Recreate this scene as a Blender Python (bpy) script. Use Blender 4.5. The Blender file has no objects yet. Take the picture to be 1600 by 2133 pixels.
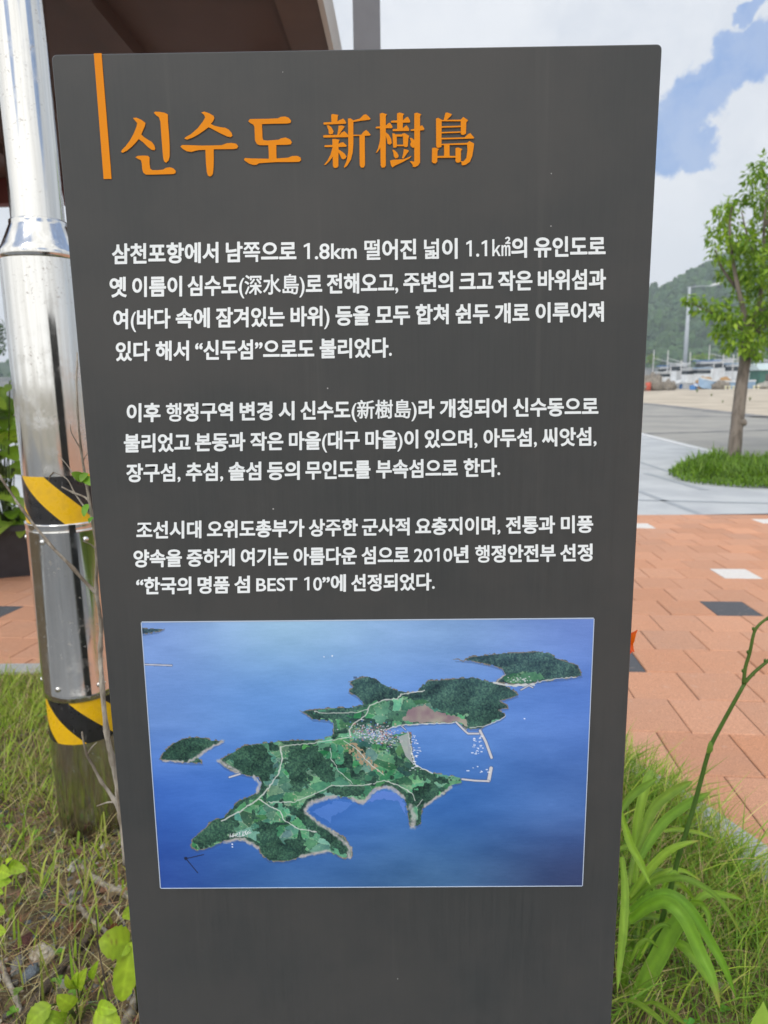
import bpy, bmesh, math, random
import numpy as np
from mathutils import Vector, Matrix, noise, geometry
random.seed(7); rng = np.random.default_rng(7)
R = math.radians
S = bpy.context.scene
COL = S.collection
# ------------------------------------------------------------------ camera
CAMX, CAMD, CAMZ, YAW, PITCH, ROLL, TOPZ, F = 0.0258, 0.76325, 1.45, 0.006187, -0.183562, -0.014401, 1.77046, 1470.0
cy, sy, cp, sp = math.cos(YAW), math.sin(YAW), math.cos(PITCH), math.sin(PITCH)
FW = Vector((-sy*cp, cy*cp, sp)); rr = Vector((cy, sy, 0)); uu = rr.cross(FW)
c_, s_ = math.cos(ROLL), math.sin(ROLL)
RT = c_*rr + s_*uu; UP = -s_*rr + c_*uu
CP = Vector((CAMX, -CAMD, CAMZ))
cam = bpy.data.cameras.new("camera"); cam.sensor_fit = 'HORIZONTAL'; cam.sensor_width = 36
cam.lens = 36*F/1600; cam.clip_start = 0.02; cam.clip_end = 6000
cam.dof.use_dof = True; cam.dof.focus_distance = 0.79; cam.dof.aperture_fstop = 12.0
co = bpy.data.objects.new("camera", cam); COL.objects.link(co)
m = Matrix((RT, UP, -FW)).transposed().to_4x4(); m.translation = CP
co.matrix_world = m; S.camera = co

def ray(px, py): return (px-800)/F*RT - (py-1066.5)/F*UP + FW
def gnd(px, py, z=0.0):
    d = ray(px, py); return CP + d*((z-CAMZ)/d.z)
def at(px, py, Y=0.0):
    d = ray(px, py); return CP + d*((Y+CAMD)/d.y)
def far(px, py, dist):                      # a point at a given depth along the view axis
    return CP + ray(px, py)*dist
# ------------------------------------------------------------------ world, sun, exposure
SUN_EL, SUN_AZ = R(50), R(205)              # azimuth from +Y clockwise: sun behind the viewer
SUN = Vector((math.sin(SUN_AZ)*math.cos(SUN_EL), math.cos(SUN_AZ)*math.cos(SUN_EL), math.sin(SUN_EL)))
W = bpy.data.worlds.new("World"); S.world = W; W.use_nodes = True
nt = W.node_tree; nt.nodes.clear()
def N(nt, t, **kw):
    n = nt.nodes.new(t)
    for k, v in kw.items(): setattr(n, k, v)
    return n
def math_(nt, op, a, b=None, c=None, clamp=False):
    n = N(nt, 'ShaderNodeMath', operation=op); n.use_clamp = clamp
    for i, v in enumerate((a, b, c)):
        if v is None: continue
        if isinstance(v, (int, float)): n.inputs[i].default_value = v
        else: nt.links.new(v, n.inputs[i])
    return n.outputs[0]
def maprange(nt, v, a, b, c=0.0, d=1.0, smooth=True):
    n = N(nt, 'ShaderNodeMapRange'); n.interpolation_type = 'SMOOTHSTEP' if smooth else 'LINEAR'; n.clamp = True
    nt.links.new(v, n.inputs[0])
    for i, x in enumerate((a, b, c, d)): n.inputs[i+1].default_value = x
    return n.outputs[0]
def mixc(nt, f, a, b, bt='MIX'):
    n = N(nt, 'ShaderNodeMix', data_type='RGBA', blend_type=bt)
    for s, v in ((n.inputs[0], f), (n.inputs[6], a), (n.inputs[7], b)):
        if isinstance(v, (int, float)): s.default_value = v
        elif isinstance(v, tuple): s.default_value = v if len(v) == 4 else (*v, 1)
        else: nt.links.new(v, s)
    return n.outputs[2]
def noise_(nt, vec, scale, detail=4, rough=.55, dist=0.0):
    n = N(nt, 'ShaderNodeTexNoise'); n.inputs['Scale'].default_value = scale; n.inputs['Detail'].default_value = detail
    n.inputs['Roughness'].default_value = rough; n.inputs['Distortion'].default_value = dist
    if vec is not None: nt.links.new(vec, n.inputs['Vector'])
    return n
sky = N(nt, 'ShaderNodeTexSky', sky_type='NISHITA'); sky.sun_disc = False
sky.sun_elevation = SUN_EL; sky.sun_rotation = SUN_AZ; sky.air_density = 1.2; sky.dust_density = 2.0
tc = N(nt, 'ShaderNodeTexCoord'); dirv = tc.outputs['Generated']
nz = noise_(nt, dirv, 7.0, 9, .62, .3)
off = N(nt, 'ShaderNodeVectorMath', operation='SUBTRACT'); nt.links.new(nz.outputs['Color'], off.inputs[0]); off.inputs[1].default_value = (.5, .5, .5)
nzf = noise_(nt, dirv, 30.0, 6, .6)
off2 = N(nt, 'ShaderNodeVectorMath', operation='SUBTRACT'); nt.links.new(nzf.outputs['Color'], off2.inputs[0]); off2.inputs[1].default_value = (.5, .5, .5)
sc_ = N(nt, 'ShaderNodeVectorMath', operation='SCALE'); nt.links.new(off.outputs[0], sc_.inputs[0]); sc_.inputs['Scale'].default_value = .085
sc2_ = N(nt, 'ShaderNodeVectorMath', operation='SCALE'); nt.links.new(off2.outputs[0], sc2_.inputs[0]); sc2_.inputs['Scale'].default_value = .040
ad0 = N(nt, 'ShaderNodeVectorMath', operation='ADD'); nt.links.new(dirv, ad0.inputs[0]); nt.links.new(sc_.outputs[0], ad0.inputs[1])
ad = N(nt, 'ShaderNodeVectorMath', operation='ADD'); nt.links.new(ad0.outputs[0], ad.inputs[0]); nt.links.new(sc2_.outputs[0], ad.inputs[1])
gap = None
gaps = []
for px, py, rpx in ((1640, 85, 62), (1570, 100, 55), (1520, 125, 62), (1470, 190, 66), (1425, 250, 72), (1385, 295, 70), (1455, 290, 58), (1330, 300, 70), (1545, 20, 30)):
    gaps.append((ray(px, py).normalized(), rpx/F*.74))
for az, el, r in ((60, 40, .3), (75, 55, .25), (150, 35, .2), (240, 60, .35), (300, 30, .2), (330, 65, .3), (110, 25, .2), (200, 25, .15)):
    gaps.append((Vector((math.sin(R(az))*math.cos(R(el)), math.cos(R(az))*math.cos(R(el)), math.sin(R(el)))), r))
for v, r in gaps:
    d = N(nt, 'ShaderNodeVectorMath', operation='DISTANCE'); nt.links.new(ad.outputs[0], d.inputs[0]); d.inputs[1].default_value = v
    g = maprange(nt, d.outputs['Value'], r*.80, r*1.07, 1, 0)
    gap = g if gap is None else math_(nt, 'MAXIMUM', gap, g)
thin = noise_(nt, ad.outputs[0], 11.0, 8, .65)
gapf = math_(nt, 'MULTIPLY', gap, maprange(nt, thin.outputs['Fac'], .30, .62, 1.0, .72))
shade = noise_(nt, ad0.outputs[0], 4.5, 7, .6)
sdn = N(nt, 'ShaderNodeVectorMath', operation='DOT_PRODUCT'); nt.links.new(dirv, sdn.inputs[0]); sdn.inputs[1].default_value = SUN
glow = maprange(nt, sdn.outputs['Value'], -.25, .9, 0.0, 1.0)
cloud = mixc(nt, maprange(nt, shade.outputs['Fac'], .36, .60), (7.1, 7.5, 8.2), (8.4, 8.65, 9.1))
cloud = mixc(nt, glow, cloud, (15.5, 15.2, 14.8))
skyc = mixc(nt, .75, sky.outputs[0], (2.3, 4.1, 8.2))
fin = mixc(nt, gapf, cloud, skyc)
bg = N(nt, 'ShaderNodeBackground'); bg.inputs[1].default_value = .1
nt.links.new(fin, bg.inputs[0]); wo = N(nt, 'ShaderNodeOutputWorld'); nt.links.new(bg.outputs[0], wo.inputs[0])
sl = bpy.data.lights.new("sun", 'SUN'); sl.energy = 1.5; sl.angle = R(18); sl.color = (1, .96, .9)
so = bpy.data.objects.new("sun", sl); COL.objects.link(so); so.rotation_euler = (-SUN).to_track_quat('-Z', 'Y').to_euler(); so.location = (0, -4, 12)
S.view_settings.view_transform = 'Standard'; S.view_settings.look = 'None'; S.view_settings.exposure = 0.12; S.view_settings.gamma = 1
# ------------------------------------------------------------------ materials
def lin(r, g, b, k=1.0):
    f = lambda v: ((v/255+.055)/1.055)**2.4 if v > 10 else v/255/12.92
    return (f(r)*k, f(g)*k, f(b)*k)
def mat(name, col, rough=.6, col2=None, scale=5.0, stretch=None, detail=5, lo=.35, hi=.65, bump=0.0, bscale=None, metal=0.0, attr=False, spec=.5, trans=0.0, coat=0.0, coord='Object', rvar=0.0):
    M = bpy.data.materials.new(name); M.use_nodes = True; nt = M.node_tree; nt.nodes.clear()
    out = N(nt, 'ShaderNodeOutputMaterial'); b = N(nt, 'ShaderNodeBsdfPrincipled')
    b.inputs['Roughness'].default_value = rough; b.inputs['Metallic'].default_value = metal; b.inputs['Specular IOR Level'].default_value = spec
    b.inputs['Coat Weight'].default_value = coat
    tc = N(nt, 'ShaderNodeTexCoord'); vec = tc.outputs[coord]
    if stretch:
        mp = N(nt, 'ShaderNodeMapping'); nt.links.new(vec, mp.inputs[0]); mp.inputs['Scale'].default_value = stretch; vec = mp.outputs[0]
    nz = noise_(nt, vec, scale, detail)
    fac = maprange(nt, nz.outputs['Fac'], lo, hi)
    if attr:
        a = N(nt, 'ShaderNodeAttribute', attribute_name='tint'); base = a.outputs['Color']
        if col2: base = mixc(nt, fac, base, mixc(nt, 1.0, base, col2, 'MULTIPLY'))
    else:
        base = mixc(nt, fac, col, col2) if col2 else None
    if base is not None: nt.links.new(base, b.inputs['Base Color'])
    else: b.inputs['Base Color'].default_value = (*col, 1)
    if rvar: nt.links.new(maprange(nt, nz.outputs['Fac'], lo, hi, rough-rvar, rough+rvar), b.inputs['Roughness'])
    if bump:
        nb = noise_(nt, vec, bscale or scale*3, 6); bp = N(nt, 'ShaderNodeBump'); bp.inputs['Strength'].default_value = bump; bp.inputs['Distance'].default_value = .02
        nt.links.new(nb.outputs['Fac'], bp.inputs['Height']); nt.links.new(bp.outputs[0], b.inputs['Normal'])
    sh = b.outputs[0]
    if trans:
        tr = N(nt, 'ShaderNodeBsdfTranslucent'); 
        if base is not None: nt.links.new(mixc(nt, 1.0, base, (1.25, 1.35, .55), 'MULTIPLY'), tr.inputs[0])
        else: tr.inputs[0].default_value = (col[0]*1.25, col[1]*1.35, col[2]*.55, 1)
        mx = N(nt, 'ShaderNodeMixShader'); mx.inputs[0].default_value = trans
        nt.links.new(sh, mx.inputs[1]); nt.links.new(tr.outputs[0], mx.inputs[2]); sh = mx.outputs[0]
    nt.links.new(sh, out.inputs[0]); M["p"] = 1
    return M
# ------------------------------------------------------------------ mesh helpers
class MB:
    def __init__(s): s.v = []; s.f = []; s.c = []; s.cur = (1, 1, 1)
    def add(s, vs, fs):
        n = len(s.v); s.v += [tuple(v) for v in vs]; s.f += [tuple(i+n for i in f) for f in fs]; s.c += [s.cur]*len(vs); return s
    def box(s, c, d, rz=0.0, taper=1.0, M=None):
        vs = []
        for z in (-.5, .5):
            k = taper if z > 0 else 1.0
            for x, y in ((-.5, -.5), (.5, -.5), (.5, .5), (-.5, .5)): vs.append(Vector((x*d[0]*k, y*d[1]*k, z*d[2])))
        Mt = Matrix.Translation(Vector(c)) @ (M if M is not None else Matrix.Rotation(rz, 4, 'Z'))
        return s.add([Mt @ v for v in vs], [(3, 2, 1, 0), (4, 5, 6, 7), (0, 1, 5, 4), (1, 2, 6, 5), (2, 3, 7, 6), (3, 0, 4, 7)])
    def tube(s, pts, rad, n=8, cap=True):
        pts = [Vector(p) for p in pts]; k = len(pts)
        if not hasattr(rad, '__len__'): rad = [rad]*k
        vs = []; ref = Vector((0, 0, 1)); t0 = (pts[1]-pts[0]).normalized()
        if abs(t0.dot(ref)) > .9: ref = Vector((1, 0, 0))
        a = t0.cross(ref).normalized()
        for i, p in enumerate(pts):
            t = (pts[min(i+1, k-1)]-pts[max(i-1, 0)]).normalized(); a = (a-t*a.dot(t)).normalized(); b = t.cross(a)
            for j in range(n):
                th = 2*math.pi*j/n; vs.append(p+(a*math.cos(th)+b*math.sin(th))*rad[i])
        fs = [(i*n+j, i*n+(j+1) % n, (i+1)*n+(j+1) % n, (i+1)*n+j) for i in range(k-1) for j in range(n)]
        if cap: fs += [tuple(range(n-1, -1, -1)), tuple((k-1)*n+j for j in range(n))]
        return s.add(vs, fs)
    def lathe(s, c, prof, n=32):
        c = Vector(c); vs = []; k = len(prof)
        for r, z in prof:
            for j in range(n): th = 2*math.pi*j/n; vs.append(c+Vector((r*math.cos(th), r*math.sin(th), z)))
        fs = [(i*n+j, i*n+(j+1) % n, (i+1)*n+(j+1) % n, (i+1)*n+j) for i in range(k-1) for j in range(n)]
        return s.add(vs, fs)
    def prism(s, poly, fn, th):            # poly 2-D, fn maps (x, y, h) to world; triangulated front with sides
        n = len(poly); tri = geometry.tessellate_polygon([[Vector((x, y, 0)) for x, y in poly]])
        vs = [fn(x, y, th) for x, y in poly]+[fn(x, y, 0) for x, y in poly]
        return s.add(vs, [tuple(t) for t in tri]+[(i, (i+1) % n, n+(i+1) % n, n+i) for i in range(n)])
    def strip(s, pts, wid, nrm, fold=.25, across=2, cfn=None):   # a leaf blade: pts along its midrib, half widths, face normal
        pts = [Vector(p) for p in pts]; k = len(pts); vs = []
        for i, p in enumerate(pts):
            t = (pts[min(i+1, k-1)]-pts[max(i-1, 0)]).normalized(); sd = t.cross(Vector(nrm)); sd = sd.normalized() if sd.length > 1e-6 else Vector((1, 0, 0))
            nn = sd.cross(t)
            for j in range(across+1):
                u = j/across*2-1; vs.append(p+sd*u*wid[i]+nn*abs(u)*wid[i]*fold)
        w = across+1; n0 = len(s.c); base = s.cur
        s.add(vs, [(i*w+j, i*w+j+1, (i+1)*w+j+1, (i+1)*w+j) for i in range(k-1) for j in range(across)])
        if cfn:
            for i in range(k):
                for j in range(w): s.c[n0+i*w+j] = cfn(base, i/(k-1), j/across*2-1, i, j)
        return s
    def blob(s, c, rad, sub=2, amp=.25, freq=1.5, seed=0.0, flat=None):
        vs, fs = ICO[sub]; c = Vector(c); o = []
        for v in vs:
            k = 1+amp*noise.noise(Vector(v)*freq+Vector((seed, seed*1.7, -seed)))*1.6
            p = Vector((v[0]*rad[0], v[1]*rad[1], v[2]*rad[2]))*k
            if flat is not None and p.z < -flat: p.z = -flat
            o.append(c+p)
        return s.add(o, fs)
    def build(s, name, M, parent=None, smooth=False, origin=None, bevel=0.0, sub=False):
        me = bpy.data.meshes.new(name)
        if parent is not None:
            off = Vector((0, 0, 0)); q = parent
            while q is not None: off += q.location; q = q.parent
        else: off = Vector(origin) if origin is not None else Vector((0, 0, 0))
        vs = [(x-off.x, y-off.y, z-off.z) for x, y, z in s.v]
        me.from_pydata(vs, [], s.f)
        if any(c != (1, 1, 1) for c in s.c[:50]) or (s.c and s.c[-1] != (1, 1, 1)):
            a = me.color_attributes.new('tint', 'FLOAT_COLOR', 'POINT'); a.data.foreach_set('color', np.hstack([np.array(s.c, dtype=np.float32), np.ones((len(s.c), 1), np.float32)]).ravel())
        me.materials.append(M)
        if smooth: me.polygons.foreach_set('use_smooth', [True]*len(me.polygons))
        me.update()
        o = bpy.data.objects.new(name, me); COL.objects.link(o)
        if parent is not None: o.parent = parent
        else: o.location = off
        if bevel:
            b = o.modifiers.new('bevel', 'BEVEL'); b.width = bevel; b.segments = 3; b.limit_method = 'ANGLE'
        return o
def _ico(n):
    bm = bmesh.new(); bmesh.ops.create_icosphere(bm, subdivisions=n, radius=1.0)
    r = ([tuple(v.co) for v in bm.verts], [tuple(v.index for v in f.verts) for f in bm.faces]); bm.free(); return r
ICO = {i: _ico(i) for i in (1, 2, 3)}
def tag(o, label, cat, group=None, kind=None):
    o['label'] = label; o['category'] = cat
    if group: o['group'] = group
    if kind: o['kind'] = kind
    return o
def thing(name, label, cat, loc=(0, 0, 0), group=None):
    o = bpy.data.objects.new(name, None); COL.objects.link(o); o.location = loc; o.empty_display_size = .1
    return tag(o, label, cat, group)
def struct(o): o['kind'] = 'structure'; return o
def stuff(o, label=None, cat=None):
    o['kind'] = 'stuff'
    if label: o['label'] = label; o['category'] = cat
    return o
def inpoly(x, y, poly):
    x = np.asarray(x, float); y = np.asarray(y, float); r = np.zeros(x.shape, bool); n = len(poly)
    for i in range(n):
        x1, y1 = poly[i]; x2, y2 = poly[(i+1) % n]
        if y1 == y2: continue
        r ^= ((y1 > y) != (y2 > y)) & (x < (x2-x1)*(y-y1)/(y2-y1)+x1)
    return r
def dline(x, y, pts, closed=False):
    d = np.full(np.shape(x), 1e9); L = list(zip(pts[:-1], pts[1:]))
    if closed: L.append((pts[-1], pts[0]))
    for (x1, y1), (x2, y2) in L:
        dx, dy = x2-x1, y2-y1; t = np.clip(((x-x1)*dx+(y-y1)*dy)/(dx*dx+dy*dy+1e-9), 0, 1)
        d = np.minimum(d, np.hypot(x-x1-t*dx, y-y1-t*dy))
    return d
def vnoise(x, y, s, seed=0):
    r = np.random.default_rng(seed); G = r.random((256, 256)); x = x/s; y = y/s
    xi = np.floor(x).astype(int); yi = np.floor(y).astype(int); fx = x-xi; fy = y-yi; fx = fx*fx*(3-2*fx); fy = fy*fy*(3-2*fy)
    g = lambda a, b: G[a % 256, b % 256]
    return (g(xi, yi)*(1-fx)+g(xi+1, yi)*fx)*(1-fy)+(g(xi, yi+1)*(1-fx)+g(xi+1, yi+1)*fx)*fy
def smooth_path(pts, n=6):
    P = [Vector(p) for p in pts]; o = []
    for i in range(len(P)-1):
        a, b, c, d = P[max(i-1, 0)], P[i], P[i+1], P[min(i+2, len(P)-1)]
        for k in range(n):
            t = k/n; o.append(.5*((2*b)+(c-a)*t+(2*a-5*b+4*c-d)*t*t+(3*b-a-3*c+d)*t**3))
    o.append(P[-1]); return o

# ================================================================== SETTING
# the plaza falls gently away from the planting bed
PD = ray(945, 859).normalized(); P2 = ray(2545, 836).normalized(); PN = PD.cross(P2).normalized()
if PN.z < 0: PN = -PN
PX = PD.cross(PN).normalized()              # along the paver courses
P0 = gnd(1442, 1526.6, 0.0); P0 = P0-Vector((0, 0, .0)) 
PO = Vector((1.07, 1.15, 0.0))
def plaz(x, y): return PO.z-(PN.x*(x-PO.x)+PN.y*(y-PO.y))/PN.z
def onpl(px, py):
    d = ray(px, py); return CP+d*((PO-CP).dot(PN)/d.dot(PN))
BED = [(-14, 2.79), (-.9, 2.79), (-.2, 2.70), (.35, 2.36), (.72, 1.9), (.93, 1.53), (1.036, 1.256), (1.10, 1.04), (1.17, .6), (1.19, .42), (-14, .42)]
KERB = [Vector((x, y, 0)) for x, y in BED[:10]]
def soilz(x, y):
    b = 0.0 if y < 1.15 else plaz(x, y)+.004
    if y < 1.15 and y > .95: b = (y-.95)/.2*(plaz(x, y)+.004)
    return b
def bedz(x, y):
    return soilz(x, y)+.020*noise.noise(Vector((x*2.3, y*2.3, 1)))+.012*noise.noise(Vector((x*9, y*9, 4)))+.006*noise.noise(Vector((x*26, y*26, 7)))+.006
ZF = onpl(1450, 1072).z                     # level of the flat ground beyond the plaza

m_soil = mat('soil', lin(150, 130, 96, .8), .95, lin(86, 70, 50, .85), 30, detail=9, bump=1.0, bscale=150)
mb = MB(); nx, ny = 330, 190
xs = np.concatenate([np.linspace(-14, -2.3, 20), np.linspace(-2.25, 1.3, nx-20)]); ys = np.linspace(.30, 2.86, ny)
mb.add([(x, y, bedz(x, y)) for y in ys for x in xs], [(j*nx+i, j*nx+i+1, (j+1)*nx+i+1, (j+1)*nx+i) for j in range(ny-1) for i in range(nx-1)
        if bool(inpoly(np.array([(xs[i]+xs[i+1])/2]), np.array([max((ys[j]+ys[j+1])/2, .425)]), BED)[0])])
struct(mb.build('bed_soil', m_soil, smooth=True))
# paving: every paver is a bevelled stone of the sheet
m_pav = mat('clay_paver', (1, 1, 1), .85, (.76, .73, .70), 260, detail=3, attr=True, bump=.35, bscale=420, lo=.40, hi=.62, spec=.25)
def paver_mat():
    M = bpy.data.materials.new('clay_paver_weathered'); M.use_nodes = True; nt = M.node_tree; b = nt.nodes['Principled BSDF']; tc = N(nt, 'ShaderNodeTexCoord'); v = tc.outputs['Object']
    a = N(nt, 'ShaderNodeAttribute', attribute_name='tint'); f1 = noise_(nt, v, 230, 4, .7); f2 = noise_(nt, v, 3.2, 8, .65); f3 = noise_(nt, v, 22, 6, .7)
    c = mixc(nt, maprange(nt, f1.outputs['Fac'], .36, .62), mixc(nt, 1.0, a.outputs['Color'], (1.16, 1.14, 1.12), 'MULTIPLY'), mixc(nt, 1.0, a.outputs['Color'], (.70, .66, .64), 'MULTIPLY'))
    c = mixc(nt, maprange(nt, f2.outputs['Fac'], 0.42, .68, 0, .35), c, mixc(nt, 1.0, a.outputs['Color'], (.82, .86, .92), 'MULTIPLY'))
    c = mixc(nt, maprange(nt, f3.outputs['Fac'], .60, .74, 0, .55), c, (.60, .47, .39))
    nt.links.new(c, b.inputs['Base Color']); b.inputs['Roughness'].default_value = .88; b.inputs['Specular IOR Level'].default_value = .25
    bp = N(nt, 'ShaderNodeBump'); bp.inputs['Strength'].default_value = .45; bp.inputs['Distance'].default_value = .003; nt.links.new(f1.outputs['Fac'], bp.inputs['Height']); nt.links.new(bp.outputs[0], b.inputs['Normal'])
    return M
m_pav = paver_mat()
m_joint = mat('joint_sand', lin(70, 52, 42), .95, lin(45, 35, 30), 40)
TW, TD, GJ = .296, .360, .0045
# course lines: y=1526.6 in the photo is a joint
Pj = onpl(1442, 1526.6)
accent = {}
def tile_of(px, py):
    q = onpl(px, py)-Pj; r = math.floor(q.dot(PD)/TD); return r, math.floor((q.dot(PX)-(r % 2)*TW/2)/TW)
for px, py, k in ((1503, 1199, 'w'), (1500, 1271, 'd'), (1356, 1098, 'w'), (1318, 1385, 'd'), (12, 1262, 'd'), (1597, 1089, 'w')): accent[tile_of(px, py)] = k
mb = MB(); pavs = []
for r in range(-30, 30):
    for k in range(-60, 70):
        x0 = k*TW+(r % 2)*TW/2; c = Pj+PX*(x0+TW/2)+PD*((r+.5)*TD)
        if c.y > onpl(1450, 1072).y+.25*(c.x-3)*.08 or c.x < -16 or c.x > 18: continue
        ins = [bool(inpoly(np.array([c.x+dx]), np.array([c.y+dy]), BED)[0]) for dx in (-.22, .22) for dy in (-.24, .24)]
        if all(ins) or (c.y < 1.1 and (any(ins) or c.x < 1.45)): continue
        kind = accent.get((r, k))
        if kind is None and (r, k) and random.random() < .02 and not (-5 < (c.x) < 6 and c.y < 10): kind = random.choice('wd')
        v = random.gauss(0, .055); h = random.gauss(0, .022)
        col = (.58*(1+v), .312*(1+v+h), .198*(1+v+h*2))
        if kind == 'w': col = (.72, .71, .68)
        if kind == 'd': col = (.105, .112, .125)
        mb.cur = col; b = .0065; dz = random.gauss(0, .0014)
        o = []
        for e, z in ((GJ/2, -.02), (GJ/2, -.004), (b, dz)):
            for a, d in ((e, e), (TW-e, e), (TW-e, TD-e), (e, TD-e)): o.append(Pj+PX*(x0+a)+PD*(r*TD+d)+PN*z)
        mb.add(o, [(8, 9, 10, 11)]+[(i+l*4, (i+1) % 4+l*4, (i+1) % 4+4+l*4, i+4+l*4) for l in (0, 1) for i in range(4)])
struct(mb.build('plaza_paving', m_pav))
mb = MB(); ymax = onpl(1450, 1072).y
gx_ = np.arange(-17, 19.01, .4); gy_ = np.append(np.arange(-7, ymax+.1, .4), ymax+.3)
ing = inpoly(*np.meshgrid(gx_, gy_), BED); ng = len(gx_)
mb.add([(x, y, plaz(x, y)-.006) for y in gy_ for x in gx_], [(j*ng+i, j*ng+i+1, (j+1)*ng+i+1, (j+1)*ng+i) for j in range(len(gy_)-1) for i in range(ng-1) if not (ing[j:j+2, i:i+2].all() or (gy_[j] < .9 and (ing[j:j+2, i:i+2].any() or gx_[i] < 1.3)))])
struct(mb.build('plaza_bedding', m_joint))
# kerb of pale granite stones round the bed
m_gran = mat('granite', (.27, .28, .285), .8, (.46, .47, .47), 110, detail=4, bump=.2, bscale=300)
path = smooth_path(KERB, 14); mb = MB(); acc = 0
path2 = [Vector((1.19+.12, .42, 0)), Vector((-14, .42, 0))]
for a, b in list(zip(path[:-1], path[1:]))+[(path2[0], path2[1])]:
    d = (b-a); L = d.length
    if L < 1e-6: continue
    t = d.normalized(); n = Vector((t.y, -t.x, 0)); k = max(1, round(L/1.0)) if L > 2 else max(1, round(L/.5))
    for q in range(k):
        p = a+d*((q+.004)/k); e = a+d*((q+1-(.006 if acc % 2 else 0))/k); acc += 1; ps = []
        for z in (-.12, .022):
            for w, u in ((p, -.015), (e, -.015), (e, .12), (p, .12)):
                s = w-n*u; ps.append((s.x, s.y, plaz(s.x, s.y)+z))
        mb.add(ps, [(4, 5, 6, 7), (0, 1, 5, 4), (1, 2, 6, 5), (2, 3, 7, 6), (3, 0, 4, 7)])
struct(mb.build('kerb_strip', m_gran))
mb = MB(); mb.add([(x, y, plaz(x, y)+.004) for x, y in ((-14, -7), (1.4, -7), (1.4, .31), (-14, .31))], [(0, 1, 2, 3)]); mb.add([(x, y, plaz(x, y)-.005) for x, y in ((1.2, .31), (1.8, .31), (1.8, 1.3), (1.2, 1.3))], [(0, 1, 2, 3)])
front_pavement = mb
# flat ground beyond: granite pavement, road, sand lot, quay edge
def flat_poly(name, pts, z, M):
    mb = MB(); tri = geometry.tessellate_polygon([[Vector((p[0], p[1], 0)) for p in pts]])
    mb.add([(p[0], p[1], z) for p in pts], [t if (Vector(pts[t[1]][:2])-Vector(pts[t[0]][:2])).cross(Vector(pts[t[2]][:2])-Vector(pts[t[0]][:2])) > 0 else t[::-1] for t in [tuple(x) for x in tri]])
    return struct(mb.build(name, M))
def g2(px, py, z=None):
    q = gnd(px, py, ZF if z is None else z); return (q.x, q.y)
m_ground = mat('dry_ground', lin(190, 180, 160, .75), .95, lin(150, 145, 130, .75), .35, detail=8)
QY = gnd(1450, 810, ZF).y
flat_poly('ground', [(-900, -700), (900, -700), (900, QY), (-900, QY)], ZF-.03, m_ground)
m_pvt = mat('pale_pavement', lin(196, 200, 202, .82), .85, lin(180, 184, 188, .82), 1.2, detail=9, bump=.1, bscale=90)
struct(front_pavement.build('front_pavement', mat('grey_granite_slabs', (.17, .175, .18), .85, (.22, .225, .23), 6, detail=9, bump=.1, bscale=90)))
m_road = mat('road_asphalt', lin(178, 176, 168, .72), .9, lin(162, 161, 156, .72), .5, detail=10, bump=.2, bscale=60)
m_sand = mat('sand', lin(214, 202, 182, .78), .95, lin(188, 176, 156, .78), .25, detail=10)
ka, kb, kc = g2(1320, 902), g2(1520, 953), g2(1620, 980)
ext = lambda a, b, k: (a[0]+(b[0]-a[0])*k, a[1]+(b[1]-a[1])*k)
kl = ext(kb, ka, 6); kr = ext(kb, kc, 6)
flat_poly('pavement', [(-60, ymax-.6), (70, ymax-.6), kr, kc, kb, ka, kl], ZF-.008, m_pvt)
ra, rb = g2(1335, 838), g2(1600, 866); rl = ext(rb, ra, 4); rR = ext(ra, rb, 5)
flat_poly('road', [kl, ka, kb, kc, kr, rR, rb, ra, rl], ZF-.016, m_road)
flat_poly('sand_lot', [rl, ra, rb, rR, (160, QY-.2), (-160, QY-.2)], ZF-.012, m_sand)
mb = MB()                                    # road edge kerb and pale joint bands
for a, b in zip([kl, ka, kb, kc], [ka, kb, kc, kr]):
    d = Vector((b[0]-a[0], b[1]-a[1], 0)); t = d.normalized(); n = Vector((-t.y, t.x, 0)); A = Vector((a[0], a[1], ZF)); B = Vector((b[0], b[1], ZF))
    mb.add([p+n*w+Vector((0, 0, z)) for z in (-.1, .012) for p, w in ((A, 0), (B, 0), (B, .22), (A, .22))], [(4, 5, 6, 7), (0, 1, 5, 4), (1, 2, 6, 5), (2, 3, 7, 6), (3, 0, 4, 7)])
struct(mb.build('road_kerb', mat('kerb_stone', (.62, .63, .63), .8, (.5, .51, .52), 30)))
m_pj = mat('pavement_joint', lin(166, 172, 178, .8), .9)
mb = MB()
for (a, b, w) in (((1345, 985), (1470, 1020), .07), ((1300, 1040), (1700, 1050), .05), ((1320, 958), (1420, 990), .05), ((1330, 1022), (1480, 1078), .05)):
    p, q = Vector((*g2(*a), 0)), Vector((*g2(*b), 0)); t = (q-p).normalized(); n = Vector((-t.y, t.x, 0))*w
    mb.add([(v.x, v.y, ZF-.004) for v in (p-n, q-n, q+n, p+n)], [(0, 1, 2, 3)])
struct(mb.build('pavement_joint_lines', m_pj))
m_dkband = mat('dark_road_band', lin(120, 122, 126, .7), .9, lin(165, 163, 158, .7), 1.5, detail=8)
mb = MB()
for (a, b, w) in (((1320, 866), (1620, 868), .45), ((1320, 903), (1640, 894), .22), ((1340, 840), (1640, 873), .55)):  # darker grey bands laid across the road surface
    p, q = Vector((*g2(*a), 0)), Vector((*g2(*b), 0)); t = (q-p).normalized(); n = Vector((-t.y, t.x, 0))*w
    mb.add([(v.x, v.y, ZF-.010) for v in (p-n, q-n, q+n, p+n)], [(0, 1, 2, 3)])
struct(mb.build('road_dark_bands', m_dkband))
m_water = mat('sea_water', (.04, .07, .09), .12, (.06, .09, .11), .6, bump=.3, bscale=2)
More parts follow.
